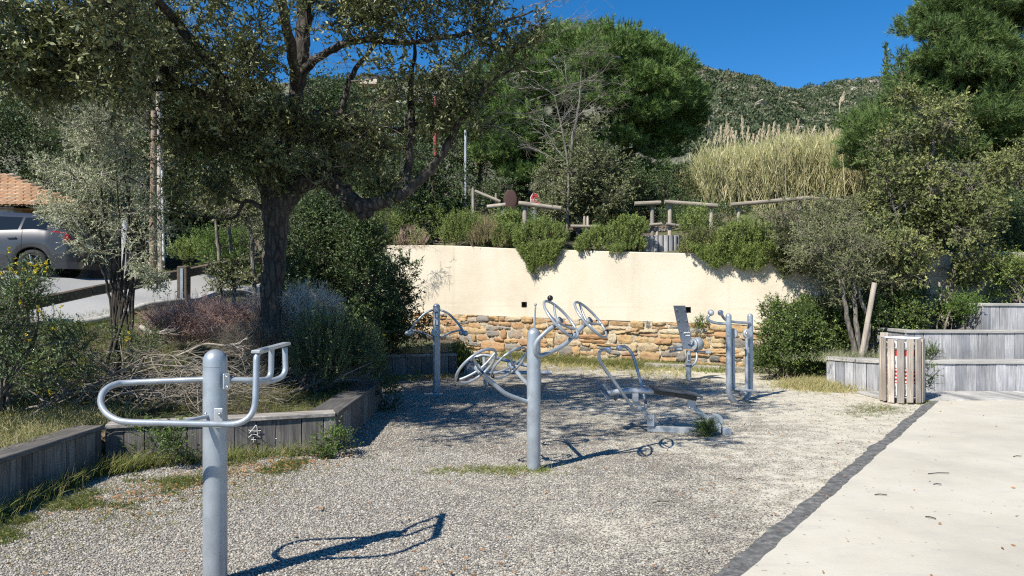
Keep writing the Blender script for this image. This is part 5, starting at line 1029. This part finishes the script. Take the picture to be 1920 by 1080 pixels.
# middle terrace trees
tree('young_oak', 'young dark oak with bare pale upper twigs in front of the umbrella pine', 'tree', gz(1085, 20.6), [([gz(1085, 20.6), P(1080, 360, 20.6), P(1072, 280, 20.6), P(1085, 200, 20.6), P(1090, 130, 20.6)], [.07, .06, .05, .03, .01]), ([gz(1100, 20.8), P(1120, 350, 20.6), P(1140, 260, 20.5)], [.05, .04, .01])],
     clumps([(34, 1040, 1165, 300, 410, 20, 21.2, .45, 1), (10, 1040, 1120, 230, 300, 20, 21.2, .3, .6), (8, 1010, 1060, 330, 410, 20, 21, .35, .8)]), G_OAK, M_BARK2, M_TWIG, 85, 12, .06, .5, .22)
mb = MB(); k = 3; src = np.array([P(rng.uniform(1020, 1090), rng.uniform(110, 250), 20.) for _ in range(k)]); root = thing('bare_sapling', 'leafless pale sapling whose fine twigs overlap the umbrella pine', 'tree', gz(1062, 19.9)); tube(mb, catmull([gz(1062, 19.9), P(1066, 330, 20), P(1055, 250, 20), P(1040, 180, 20)], 5), np.linspace(.045, .012, 16), 6); mb.build('trunk', M_BARK2, root)
mb = MB(); dead_twigs(mb, np.concatenate([src, np.repeat([P(1055, 250, 20), P(1040, 180, 20), P(1063, 300, 20)], 2, 0)]), nrm(np.concatenate([np.stack([rng.normal(size=k) * .9 + .3, rng.normal(size=k) * .3, rng.uniform(-.3, .9, k)], -1), rng.normal(size=(6, 3)) * (1, .4, .6) + A(0, 0, .4)])), np.full(k + 6, .6), 3, .006, 3, .32); mb.build('branches', M_TWIGW, root)
tree('terrace_tree', 'slender many-stemmed dark tree left of the fence, above the dead rosemary', 'tree', gz(800, 22.6), [([gz(795, 22.6), P(795, 400, 22.6), P(790, 330, 22.6)], [.05, .04, .01]), ([gz(812, 22.6), P(815, 400, 22.6), P(825, 320, 22.6)], [.05, .04, .01]), ([gz(780, 22.6), P(778, 400, 22.6), P(760, 330, 22.6)], [.05, .04, .01])],
     clumps([(34, 750, 870, 290, 400, 22.2, 23.2, .42, .9)]), G_DARK, M_BARK2, M_TWIGD, 85, 12, .065, .5, .22)
bush('terrace_scrub', 'mixed green scrub behind the dead rosemary and leaning rails', 'shrub', [(26, 740, 960, 395, 450, 21.9, 23, .3, .9), (6, 930, 970, 405, 440, 20.6, 21.4, .22, .8)], gz(850, 22.3), G_ROSE, 90, 11, .05, .4, .16)
bush('terrace_scrub', 'yellow-flecked scrub under the stop sign behind hanging rosemary', 'shrub', [(9, 930, 1070, 405, 440, 20.4, 21.4, .26, .8)], gz(990, 21), G_WEED, 80, 11, .05, .4, .16)
bush('terrace_scrub', 'dark scrub between fence rails and reeds', 'shrub', [(26, 1090, 1400, 395, 440, 19.6, 21.5, .3, .9)], gz(1240, 20.5), G_DARK, 90, 11, .05, .4, .16)
# reeds
def reeds():
    lm = MB(); wm = MB(); pm = MB()
    n = 5200; px = rng.uniform(1150, 1660, n); d = np.where(px < 1282, rng.uniform(26.5, 30.5, n), rng.uniform(22.5, 30, n))
    n2 = 1400; px = np.concatenate([px, rng.uniform(1330, 1640, n2)]); d = np.concatenate([d, rng.uniform(21.4, 23, n2)]); n += n2
    X = (px - 960) / F * d; z0 = H(X, d); ytop = np.interp(px, [1150, 1230, 1290, 1335, 1450, 1560, 1600, 1660], [400, 372, 330, 288, 276, 266, 272, 310]) + rng.normal(size=n) * 9 + 10 * np.sin(px / 23) * np.sin(px / 61) + 4; ztop = EYE + (HOR - ytop) / F * d; hgt = np.clip(ztop - z0, .4, 4.); lean = np.stack([rng.normal(size=n) * .2 - .12 - .5 * np.clip((1400 - px) / 150, 0, 1) * rng.random(n), rng.normal(size=n) * .2, np.ones(n)], -1)
    p = np.stack([X, d, z0], -1); e = p + nrm(lean) * hgt[:, None]; v = rng.random(n); sticks(wm, p, e, .013, .006, v)
    M = 9; tq = rng.uniform(.2, .97, (n, M, 1)); q = p[:, None] * (1 - tq) + e[:, None] * tq; side = rng.choice([-1, 1], (n, M)); dd = nrm(np.stack([side * rng.uniform(.05, .5, (n, M)), rng.normal(size=(n, M)) * .3, rng.uniform(.5, 1.3, (n, M))], -1))
    L = rng.uniform(.25, .5, n * M); leaves(lm, q.reshape(-1, 3), dd.reshape(-1, 3), L, .018, np.clip(np.repeat(v, M) * .6 + rng.random(n * M) * .45 - .35 * (tq.ravel() > .7) * rng.random(n * M), 0, 1))
    return wm, lm
wm, lm = reeds()
sb2 = lm.build('reed_bed', G_REED, kind='stuff'); wm.build('reed_canes', G_REED, kind='stuff')
ORD = 'first second third fourth fifth sixth seventh eighth ninth tenth eleventh twelfth thirteenth fourteenth fifteenth sixteenth seventeenth eighteenth nineteenth twentieth twenty-first twenty-second twenty-third twenty-fourth'.split()
pl = [(1329, 222, 262), (1352, 240, 270), (1362, 232, 268), (1366, 236, 275), (1391, 222, 262), (1403, 240, 275), (1432, 234, 262), (1424, 246, 272), (1442, 238, 265), (1452, 232, 262), (1460, 238, 266), (1478, 236, 262), (1497, 230, 258), (1515, 244, 266), (1527, 240, 264), (1549, 236, 260), (1582, 178, 200), (1344, 250, 272), (1380, 250, 272), (1412, 255, 278), (1507, 250, 268), (1540, 252, 268), (1570, 246, 264), (1372, 244, 262)]
pr = None
for i, (x, y0, y1) in enumerate(pl):
    D = rng.uniform(22.5, 25) if y0 > 200 else 20.; a = P(x - rng.uniform(-3, 8), y1, D); b_ = P(x, y0, D)
    where = 'on a single stem near the pine' if i == 16 else None
    lab = 'tall pale feathery reed plume standing alone against the hill by the clumpy pine' if i == 16 else 'pale feathery reed plume, %s from the left above the dry reed bed' % ORD[sorted(q[0] for q in pl).index(x)]
    root = thing('reed_plume', lab, 'reed', a, None if i == 16 else 'plumes above the reed bed'); mb = MB(); n = 170; tq = rng.random((n, 1)); q = a * (1 - tq) + b_ * tq + rng.normal(size=(n, 3)) * .022 * (1.1 - np.abs(tq - .4) * 1.5); leaves(mb, q, nrm(nrm(b_ - a) + rng.normal(size=(n, 3)) * .14), .11, .028, rng.random(n)); mb.build('feather', G_PLUME, root)
    mb = MB(); g = a + A(.15, 0, -2.4); tube(mb, [g, a, b_], [.012, .009, .004], 5, .7); mb.build('stem', G_REED, root)
# dark trees filling the left background
def bgtree(label, px, d, boxes, leafm=G_DARK, leaf=.09, ntw=75, name='background_tree', barkm=M_BARK2, asp=.5, tw=.32, M=11, tw_m=M_TWIGD, rad=.16):
    b = gz(px, d); top = P(px, min(q[3] for q in boxes), d); return tree(name, label, 'tree', b, [([b, b * .6 + top * .4 + A(.2, 0, 0), b * .25 + top * .75, top], [rad, rad * .8, rad * .4, .03])], clumps(boxes), leafm, barkm, tw_m, ntw, M, leaf, asp, tw, 'trees beyond the road')
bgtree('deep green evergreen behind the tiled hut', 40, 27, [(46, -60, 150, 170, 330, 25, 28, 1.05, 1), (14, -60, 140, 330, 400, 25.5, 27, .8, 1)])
bgtree('pale grey leafless-looking tree poking out above the silver shrub', 120, 23, [(12, 70, 180, 165, 240, 22, 24, .5, .7)], G_GREY, .06)
bgtree('tall feathery grey-green tree rising behind the oak crown', 270, 24, [(34, 160, 370, 20, 150, 22.5, 25.5, .9, 1), (24, 200, 350, 120, 260, 23, 25, .85, 1)], G_GREY, .075, asp=.3)
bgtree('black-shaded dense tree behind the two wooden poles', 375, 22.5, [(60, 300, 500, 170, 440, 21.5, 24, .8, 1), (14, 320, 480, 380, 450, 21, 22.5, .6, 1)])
bgtree('dark evergreen seen through the oak fork', 620, 23.5, [(40, 500, 720, 270, 400, 22.5, 25, .75, 1), (16, 520, 700, 240, 290, 23, 25, .6, .8)], leaf=.08)
bgtree('mid green tree left of the umbrella pine behind oak twigs', 890, 28, [(20, 860, 950, 200, 340, 27, 29, .7, 1)], G_MAQ, .08)
bgtree('evergreen with lighter leaves between the poles and tiled hut', 200, 21, [(30, 140, 290, 250, 400, 20.3, 22.5, .7, 1)], G_DARK, .07)
bgtree('low scrubby tree behind the bank below the oak crown', 700, 24.5, [(22, 640, 780, 330, 400, 23.5, 25.5, .6, 1)], G_MAQ, .07)
bgtree('dark tree masking the slope behind the oak limb', 760, 27, [(30, 690, 870, 210, 330, 26, 28.5, .75, 1)], G_DARK, .09)
bgtree('dark olive tree behind the oak crown centre', 580, 27, [(34, 470, 690, 165, 300, 26, 28.5, .85, 1)], G_DARK, .09)
bgtree('shadowy shrub under the umbrella pine', 1030, 24, [(26, 900, 1120, 350, 420, 23.5, 26, .6, 1)], G_DARK, .08)
bgtree('tall hilltop-side tree glimpsed at upper corner behind oak leaves', -40, 30, [(40, -150, 120, 60, 230, 28, 32, 1.3, 1)], G_DARK, .12)
bgtree('dark understorey tree behind the shaded end of the reeds', 1230, 23, [(22, 1180, 1290, 330, 400, 21.5, 22.5, .45, 1)], G_DARK, .06)
bgtree('leafy tree filling the gap right of the maquis tree', 1900, 18, [(24, 1860, 2040, 280, 400, 17, 18.4, .5, 1)], G_MAQ, .055)
# saplings by the road
for lab, x, lx, d in (('pale straight sapling trunk left of the oak', 406, -4, 12.2), ('dark thin sapling trunk between two pale ones', 430, 2, 12.4), ('leaning pale sapling trunk closest to the oak trunk', 470, -14, 12)):
    b = gz(x + 12, d); tree('sapling', lab, 'tree', b, [([b, P(x + 6, 500, d), P(x, 430, d), P(x + lx, 370, d)], [.035, .032, .026, .012])], clumps([(7, x - 40, x + 30, 350, 400, d - .4, d + .4, .22, .8), (4, x - 10, x + 20, 480, 540, d - .2, d + .2, .12, .5)]), G_OAK if x != 430 else G_LAUREL, M_BARK2, M_TWIG, 60, 10, .045, .45, .16, 'saplings by the road')
bush('roadside_shrub', 'light green leafy shrub under the saplings at the road edge', 'shrub', [(9, 390, 490, 440, 500, 16, 17, .28, .8)], gz(440, 16.5), G_WEED, 90, 11, .045, .45, .16)
bush('roadside_shrub', 'sunlit grey-green shrub behind the oak trunk at road height', 'shrub', [(12, 455, 520, 370, 440, 18.5, 19.5, .35, .9)], gz(480, 19), G_GREY, 90, 11, .05, .45, .18)
bush('roadside_shrub', 'bright yellow-green shrub right of the oak trunk on the bank', 'shrub', [(20, 590, 690, 375, 440, 17, 18.5, .35, .9)], gz(640, 18), G_GREY, 90, 11, .05, .45, .18)
# silver shrub
b = gz(225, 9.8); lm = []
stems = [([b + A(rng.normal() * .12, rng.normal() * .12, 0), P(x0, 560, 9.8), P(x1, 470, 9.7), P(x2, y2, 9.6)], [.022, .018, .014, .006]) for x0, x1, x2, y2 in ((205, 180, 130, 330), (215, 205, 180, 280), (225, 225, 215, 240), (232, 240, 245, 260), (240, 255, 280, 330), (222, 215, 160, 380), (245, 265, 300, 380), (212, 190, 100, 420), (236, 250, 230, 300), (228, 234, 260, 400), (218, 196, 150, 300), (250, 270, 250, 380))]
tree('silver_shrub', 'tall silvery multi-stemmed shrub in front of the parked car', 'shrub', b, stems, clumps([(13, 140, 240, 220, 300, 9.2, 10.2, .19, .9), (15, 80, 290, 290, 390, 9, 10.3, .19, .85), (9, 130, 240, 400, 470, 9, 10, .15, .5), (7, 95, 160, 385, 455, 9.2, 10, .13, .7), (8, 200, 310, 390, 490, 9.2, 10.2, .15, .5), (5, 260, 300, 500, 540, 9.2, 9.6, .1, .5)]), G_SILV, M_TWIGD, M_TWIGW, 62, 12, .034, .36, .15, wr=.002, vb=-.05)
# near left yellow-flowered bush
yb = bush('flowering_broom', 'green shrub dotted with yellow flowers at the edge beside the shaded timber bed', 'shrub', [(24, -120, 50, 580, 740, 6.6, 8.4, .24, .9), (12, -60, 90, 510, 600, 6.8, 8, .14, .7), (6, 60, 160, 620, 720, 7.4, 8.4, .14, .6)], A(-5.3, 7.4, .4), G_BROOM, 85, 12, .035, .33, .17)
mb = MB()
for (x, y) in [(20, 505), (30, 488), (44, 505), (55, 493), (62, 502), (70, 512), (75, 492), (86, 490), (88, 506), (28, 512), (52, 524), (38, 536), (40, 564), (72, 580), (80, 585), (12, 560), (116, 574), (240, 625), (238, 640), (76, 730), (95, 738), (52, 633), (100, 620), (22, 470), (5, 520), (150, 600)]:
    for _ in range(2):
        c = P(x + rng.normal() * 3, y + rng.normal() * 3, 7.1 if x < 120 else 8.3); p = np.repeat(c[None], 7, 0); leaves(mb, p, nrm(rng.normal(size=(7, 3)) + A(0, -.6, .3)), .022, .018, rng.random(7))
mb.build('blossom', G_YEL, yb)
bush('dark_scrub', 'dark low twiggy scrub at the foot of the silver shrub', 'shrub', [(13, 90, 300, 610, 690, 8.4, 9.6, .18, .6)], A(-4.6, 8.9, .45), G_BROOM, 60, 11, .032, .3, .16)
# brush pile of arching bare stems
k = 80; sx0 = rng.uniform(.0, 1, k); base = np.stack([-5.3 + sx0 * 1.9 + rng.normal(size=k) * .2, 8.0 + rng.uniform(-.4, .9, k), np.full(k, .42)], -1)
root = thing('brush_pile', 'tangle of grey arching bare stems lying in the bed behind the looped rail', 'dead branches', (-4.6, 8.4, .4)); mb = MB()
for i in range(k):
    a = base[i]; s_ = 1 if rng.random() < .75 else -1; L = rng.uniform(1., 2.1) if a[0] < -4.6 else rng.uniform(.3, .9); h_ = rng.uniform(.12, .55); q = [a, a + A(s_ * L * .3, rng.normal() * .15, h_ * .8), a + A(s_ * L * .65, rng.normal() * .2, h_), a + A(s_ * L, rng.normal() * .3, h_ * .45)]
    tube(mb, catmull(q, 4), np.linspace(rng.uniform(.006, .012), .003, 13), 5, rng.random())
    e = np.repeat([q[2], q[3]], 2, 0); dead_twigs(mb, e, nrm(np.stack([np.full(4, s_ * .8), rng.normal(size=4) * .4, rng.normal(size=4) * .35], -1)), np.full(4, .26), 1, .004, 2)
mb.build('branches', M_TWIG, root)
for lab, pts, r_ in (('pale peeled fallen branch lying beyond the round-topped post', [(330, 668, 9.2), (360, 655, 9.2), (385, 645, 9.2), (420, 648, 9.2)], .014), ('thick short pale log piece on the bank below the silver shrub', [(262, 613, 9.8), (274, 619, 9.8), (284, 626, 9.8)], .035)):
    root = thing('fallen_branch', lab, 'dead branch', P(*pts[0])); mb = MB(); tube(mb, catmull(PX(pts), 5), r_, 7, .9, bump=.08); mb.build('limb', M_TWIGB if 0 else M_LOGV, root); mb = MB(); dead_twigs(mb, np.array([P(*pts[-1])] * 3), nrm(A([1, 0, .2], [1, .2, 0], [.9, -.2, .1])), np.full(3, .2), 2, .006, 2); mb.build('twigs', M_TWIGW, root)
# heather and grey dry shrubs
def drymound(name, label, px0, px1, py0, py1, d, n, mat, depth=.4, gens=3, r_=.006, lk=None, Lk=.3):
    c = P((px0 + px1) / 2, py1, d); w_ = (px1 - px0) / 2 / F * d; h_ = (py1 - py0) / F * d; u = rng.uniform(-1, 1, n); yy = rng.uniform(-1, 1, n); b = c + np.stack([u * w_ * .7, yy * depth * .7, rng.random(n) * h_ * .35], -1)
    root = drybrush(name, label, 'shrub', b, np.stack([u * .9 + rng.normal(size=n) * .3, yy * .5 + rng.normal(size=n) * .3 - .1, np.full(n, .9)], -1), h_ * Lk * rng.uniform(.8, 1.2, n), gens, r_, mat, 3, .4)
    if lk: mb = MB(); p, uu = inball(n * 4, c + A(0, 0, h_ * .4), A(w_ * .9, depth, h_ * .6), .2); sprigs(mb, None, p, nrm(uu + A(0, 0, .6)), .1, 8, .016, .4, .9); mb.build('foliage', lk, root)
    return root
drymound('dry_heather', 'reddish brown leafless heather mound left of the oak trunk', 305, 425, 556, 645, 10.6, 420, M_TWIGR, .5, 3)
drymound('dry_heather', 'pinkish dry heather touching the left side of the oak trunk', 410, 500, 550, 645, 10.3, 280, M_TWIGR, .4, 3)
drymound('dry_shrub', 'pale grey dead twiggy shrub just right of the oak trunk', 500, 608, 530, 625, 10.4, 300, M_TWIGW, .4, 3)
drymound('dry_shrub', 'grey twiggy undergrowth around the base of the oak trunk', 450, 560, 590, 690, 10., 200, M_TWIG, .4, 4, lk=G_BROOM)
# broom in the timber bed
for lab, x0, x1, y0, y1, d in (('blue-green upright broom with yellow tips right of the looped rail', 560, 650, 575, 700, 9.4), ('shaded dark broom spreading to the right inside the timber bed', 620, 715, 600, 705, 9.9)):
    r0 = rosemary(lab, x0, x1, y0, y1 + 8, d, 330, 0, G_BROOM, M_TWIGD, 'broom_bush', 'shrub', 'broom bushes in the timber bed', .6, .03, .3, depth=.4)
bush('broom_bush', 'low mixed green growth under the broom behind the timber cap', 'shrub', [(16, 545, 700, 660, 712, 9.2, 10.2, .18, .7)], A(-2.6, 9.7, .35), G_BROOM, 70, 10, .03, .33, .14)
mb = MB()
for (x, y) in ((695, 571), (610, 600), (607, 595), (720, 628)):
    p = np.repeat(P(x, y, 9.5)[None], 9, 0); leaves(mb, p, nrm(rng.normal(size=(9, 3))), .024, .018, rng.random(9))
fl = mb.build('yellow_blossom', G_YEL); fl.parent = r0; fl.location = -Vector(r0.location); fl.name = 'blossom'
# vine at the bed corner and weeds
vb_ = bush('creeping_vine', 'dark thorny vine tumbling over the far corner of the timber bed', 'climber', [(7, 712, 738, 705, 790, 9.9, 10.6, .09, .35)], A(-1.8, 10.3, .1), G_DARK, 60, 8, .035, .6, .14, sr=.005)
bush('leafy_weed', 'green bramble-like weed at the near corner of the grey board bed', 'plant', [(6, 600, 650, 790, 850, 7.2, 7.55, .07, .35)], A(-1.75, 7.45, 0), G_WEED, 55, 8, .03, .5, .12, sr=.005)
bush('leafy_weed', 'green-red seedling cluster on gravel below the board corner', 'plant', [(4, 595, 640, 845, 862, 7.2, 7.4, .05, .4)], A(-1.8, 7.3, 0), G_WEED, 45, 8, .025, .5, .08, sr=.005)
bush('leafy_weed', 'tall leafy weed against the boards behind the round-topped post', 'plant', [(7, 262, 330, 800, 850, 6.7, 7.1, .08, .4)], A(-3.4, 6.9, 0), G_WEED, 55, 8, .035, .35, .14, sr=.005)
bush('leafy_weed', 'small green weed rooted under the rowing machine drum', 'plant', [(3, 1312, 1332, 800, 810, 8.3, 8.5, .075, .9)], A(2.2, 8.4, 0), G_WEED, 70, 9, .03, .2, .1, sr=.005)
bush('leafy_weed', 'fern tuft growing from a joint on top of the stonework near the back panel', 'plant', [(2, 1306, 1318, 603, 612, 16.2, 16.3, .11, .7)], A(4.0, 16.35, .95), G_WEED, 50, 9, .04, .3, .12, sr=.005)
bush('leafy_weed', 'leafy yellow-flowered weed by the stump between bow-armed machine and wheels', 'plant', [(9, 855, 900, 655, 695, 15.2, 16.2, .16, .8)], A(-1., 15.6, 0), G_WEED, 60, 9, .045, .5, .12, sr=.005)
root = thing('tree_stump', 'small grey sawn stump beside yellow flowers at the wall foot', 'stump', P(884, 702, 15.)); mb = MB(); tube(mb, [P(884, 706, 15.), P(884, 680, 15.)], [.16, .14], 12, .7, bump=.05); mb.build('log', M_WOODR, root)
# grass
def grass(name, n, place, hgt, mat, lean=.35, w_=.006, clump=5, kind='stuff', build=True):
    p = place(n); m = len(p) * clump; p = np.repeat(p, clump, 0) + rng.normal(size=(m, 3)) * (.02, .02, 0); h_ = hgt * rng.uniform(.4, 1.2, m); d = nrm(np.stack([rng.normal(size=m) * lean, rng.normal(size=m) * lean, np.ones(m)], -1)); mid = p + d * h_[:, None] * .55; e = mid + nrm(d + np.stack([rng.normal(size=m) * lean * 1.6, rng.normal(size=m) * lean * 1.6, -.25 * np.ones(m)], -1)) * h_[:, None] * .5
    U = nrm(np.cross(d, A(rng.normal(), rng.normal(), .1))) * w_ / 2; V = np.stack([p - U, p + U, mid + U * .7, mid - U * .7, e], 1).reshape(-1, 3); b = (np.arange(m) * 5)[:, None]; mb = MB(); v = np.repeat(rng.random(m), 5); mb.add(V, b + np.array([0, 1, 2, 3]), v); mb.F.append((b + np.array([3, 2, 4]), False))
    if build: return mb.build(name, mat, kind=kind)
    return mb
def area(x0, x1, y0, y1, zf=H, pw=None):
    def f(n): x = rng.uniform(x0, x1, n); y = rng.uniform(y0, y1, n); z = zf(x, y); return np.stack([x, y, z], -1)
    return f
def band(pts, w_):
    pts = np.array(pts, float)
    def f(n):
        k = rng.uniform(0, len(pts) - 1, n); i = k.astype(int); t_ = (k - i)[:, None]; q = pts[i] * (1 - t_) + pts[np.minimum(i + 1, len(pts) - 1)] * t_; q = q + rng.normal(size=q.shape) * w_; return np.column_stack([q, lump(q[:, 0], q[:, 1], 1.4, .006) + .0])
    return f
grass('grass', 5200, area(-9, -3.95, 3.5, 8), .17, G_DRYG, .5); grass('grass', 2600, area(-8, -3.9, 6, 10.5), .16, G_GRASS); grass('grass', 1200, area(-3.8, -2, 7.9, 10.4), .12, G_GRASS); grass('grass', 3500, area(-7.5, -3.5, 9, 13.2), .13, G_GRASS)
grass('grass', 2500, area(-9, -5, 17.8, 20.5), .14, G_GRASS, w_=.012)
wf = lambda off, xa, xb: (lambda n: (lambda x: np.stack([x, np.interp(x, wc[:, 0], wc[:, 1]) - .12 - np.abs(rng.normal(size=n)) * off, np.zeros(n)], -1))(xa + (xb - xa) * rng.random(n)))
grass('grass', 2300, wf(.75, -.3, 3.0), .24, G_GRASS, .4, .01); grass('grass', 800, wf(.4, 3, 4.4), .16, G_GRASS, .4, .01); grass('grass', 900, wf(.3, 4.2, 6), .16, G_GRASS, .4, .01); grass('grass', 700, wf(1.4, -.4, 3.6), .12, G_DRYG, .6, .01)
patchy = lambda f, th: (lambda n: (lambda q: q[(np.sin(q[:, 0] * 9 + 1) + np.sin(q[:, 1] * 7 + q[:, 0] * 4) + .7 * np.sin(q[:, 1] * 17)) > th])(f(n)))
grass('grass_edge', 3000, patchy(band([(-3.5, 4.8), (-3.25, 5.6), (-3.0, 6.3), (-2.5, 6.8), (-1.9, 7.2)], .17), .5), .075, G_GRASS, .8, .005); grass('grass_edge', 600, band([(-3.5, 4.8), (-3.0, 6.3), (-1.9, 7.2)], .2), .05, G_DRYG, 1., .005); grass('grass_edge', 900, band([(-3.7, 3), (-3.6, 5), (-3.65, 6.6), (-3.3, 7.0), (-2, 7.5)], .05), .2, G_GRASS, .4, .005); grass('grass_edge', 420, band([(-2.9, 4.6), (-2.5, 5.8), (-1.9, 6.6)], .25), .04, G_DRYG, .9, .005)
grass('grass_edge', 500, band([(-2.9, 13.5), (-2.2, 14.3), (-1.3, 14.7)], .2), .08, G_DRYG, .6, .008); grass('grass_edge', 500, band([(4.6, 9.9), (5.1, 10.4), (5.3, 10.7)], .2), .035, G_GRASS, .9, .006); grass('grass_edge', 400, band([(6, 11.1), (5.9, 11.4)], .12), .06, G_GRASS, .7, .005)
def tuft(label, cx, cy, sx_, sy_, n, h_, mat, lean=.5, w_=.005, z=0.):
    root = thing('grass_tuft', label, 'grass', (cx, cy, z)); mb = grass('', n, lambda n: np.stack([cx + rng.normal(size=n) * sx_, cy + rng.normal(size=n) * sy_, np.full(n, z)], -1), h_, mat, lean, w_, build=False); mb.build('blades', mat, root)
tuft('trampled green grass streak at the foot of the four-wheel post', -.12, 6.78, .3, .1, 260, .07, G_GRASS, 1.4); tuft('dense yellow-green grass mound left of the lowest timber step', 5.25, 13.0, .28, .28, 700, .2, G_DRYG, .5, .008)
tuft('wispy weeds at the base of the four-wheel post', .2, 6.78, .06, .03, 40, .08, G_GRASS, .7); tuft('dry heap of grasses in front of the angled timber step end', 5.35, 12.5, .3, .2, 260, .1, G_DRYG, .7, .006)
tuft('dark dry weeds along the rear edge of the timber bed on the lowest step', 6.0, 13.1, .4, .15, 260, .25, G_GREY, .5, .005, .45)
# flower dots at wall foot
root = thing('flower_patch', 'scattered yellow flowers at the foot of the bed boards by the bow-armed machine', 'flowers', (-1.2, 14.8, 0)); mb = MB(); st = MB()
for (x, y, d) in ((806, 694, 14.9), (808, 690, 14.9), (861, 672, 15.1), (857, 690, 15), (852, 679, 15), (868, 660, 15.2), (1235, 684, 16.5), (1240, 682, 16.5), (783, 695, 14.8)):
    p = np.repeat(P(x, y, d)[None], 8, 0); leaves(mb, p, nrm(rng.normal(size=(8, 3)) + A(0, -.4, .4)), .045, .035, rng.random(8)); g = P(x, y, d); tube(st, [(g[0], g[1], 0), g], .004, 4)
mb.build('blossom', G_YEL, root); st.build('stems', G_WEED, root)
# loose gravel stones, denser where they can be told apart
def pebbles(n, x0, x1, y0, y1, s0, s1, dens):
    x = rng.uniform(x0, x1, n); y = rng.uniform(y0, y1, n); ok = rng.random(n) < dens(x, y); x = x[ok]; y = y[ok]; ok = inpoly(x, y, COURT) & (x < edgeX(y) - .12) & (y < 12.6); x = x[ok]; y = y[ok]; n = len(x)
    s = rng.uniform(s0, s1, n) * rng.uniform(.7, 1.2, n); a0 = rng.uniform(0, 6.28, n); V = []
    asp = rng.uniform(.5, .95, n)
    for lvl, (rr, zz) in enumerate(((1, -.1), (.95, .3), (.5, .62))):
        for k in range(5):
            a = a0 + k * 1.2566; q = rr * s * rng.uniform(.75, 1.1, n); V.append(np.stack([x + q * np.cos(a), y + q * np.sin(a) * asp, zz * s * rng.uniform(.8, 1.1, n) + lump(x, y, 1.4, .006) + .002], -1))
    V = np.stack(V, 1).reshape(-1, 3); b = (np.arange(n) * 15)[:, None]; mb = MB(); k = np.arange(5); f4 = np.concatenate([b + np.array([l * 5 + i, l * 5 + (i + 1) % 5, (l + 1) * 5 + (i + 1) % 5, (l + 1) * 5 + i]) for l in (0, 1) for i in range(5)]); v = np.repeat(rng.random(n), 15)
    mb.add(V, f4, v); mb.F.append((b + np.array([10, 11, 12, 13, 14]), False)); return mb
t = Nt('pebble'); c = t.ramp(t.att(), (0, (.15, .143, .13)), (.2, (.23, .217, .195)), (.5, (.34, .315, .27)), (.8, (.45, .42, .36)), (.95, (.55, .515, .44)), (.98, (.4, .28, .19)), (1, (.6, .56, .49))); t.col(c); t.set(Roughness=.85); M_PEB = t.m
def dens(x, y): return np.clip(.74 - .38 * x - .05 * (y - 5) + lump(x, y, .5, .5, 4) + lump(x, y, .17, .3, 1), .12, 1)
pebbles(120000, -3.9, 3.6, 3.6, 7.6, .0042, .0095, dens).build('loose_gravel', M_PEB, kind='stuff'); pebbles(60000, -3.9, 6, 7.6, 12.5, .006, .011, dens).build('loose_gravel', M_PEB, kind='stuff')
# fallen leaves and twigs on the ground
mb = MB(); n = 1500; x = rng.uniform(-3.7, 9, n); y = 3.8 + rng.random(n) ** 1.3 * 9; ok = rng.random(n) < np.where(x > edgeX(y), .14, .7); p = np.stack([x, y, np.where(x > edgeX(y) - .1, .036, .022)], -1)[ok]
leaves(mb, p, nrm(rng.normal(size=p.shape) * (1, 1, .15)), rng.uniform(.02, .05, len(p)), .015, rng.random(len(p)))
n = 500; q = band([(-3, 5.5), (-2.5, 6.8), (-1.8, 7.3)], .2)(n); q[:, 2] = .02; leaves(mb, q, nrm(rng.normal(size=q.shape) * (1, 1, .2)), .045, .016, rng.random(n)); n = 700; q = band([(-3, 13.3), (-2.2, 14.2), (-1, 14.7)], .25)(n); q[:, 2] = .02; leaves(mb, q, nrm(rng.normal(size=q.shape) * (1, 1, .2)), .05, .02, rng.random(n))
mb.build('fallen_leaves', G_BROWN, kind='stuff')
mb = MB()
for (x, y, dx) in ((1740, 895, 40), (1750, 915, 12), (1640, 935, 20), (1225, 950, 30), (1735, 977, 10), (1900, 862, 14), (1380, 905, 12)):
    d = 2240 / (y - 553); a = P(x, y, d); a[2] = .032; b_ = a + A(dx / F * d, rng.normal() * .03, .006); tube(mb, [a, (a + b_) / 2 + A(0, .01, .003), b_], .004, 5)
mb.build('ground_twigs', M_TWIGD, kind='stuff')
print('faces', sum(len(o.data.polygons) for o in bpy.data.objects if o.type == 'MESH'))
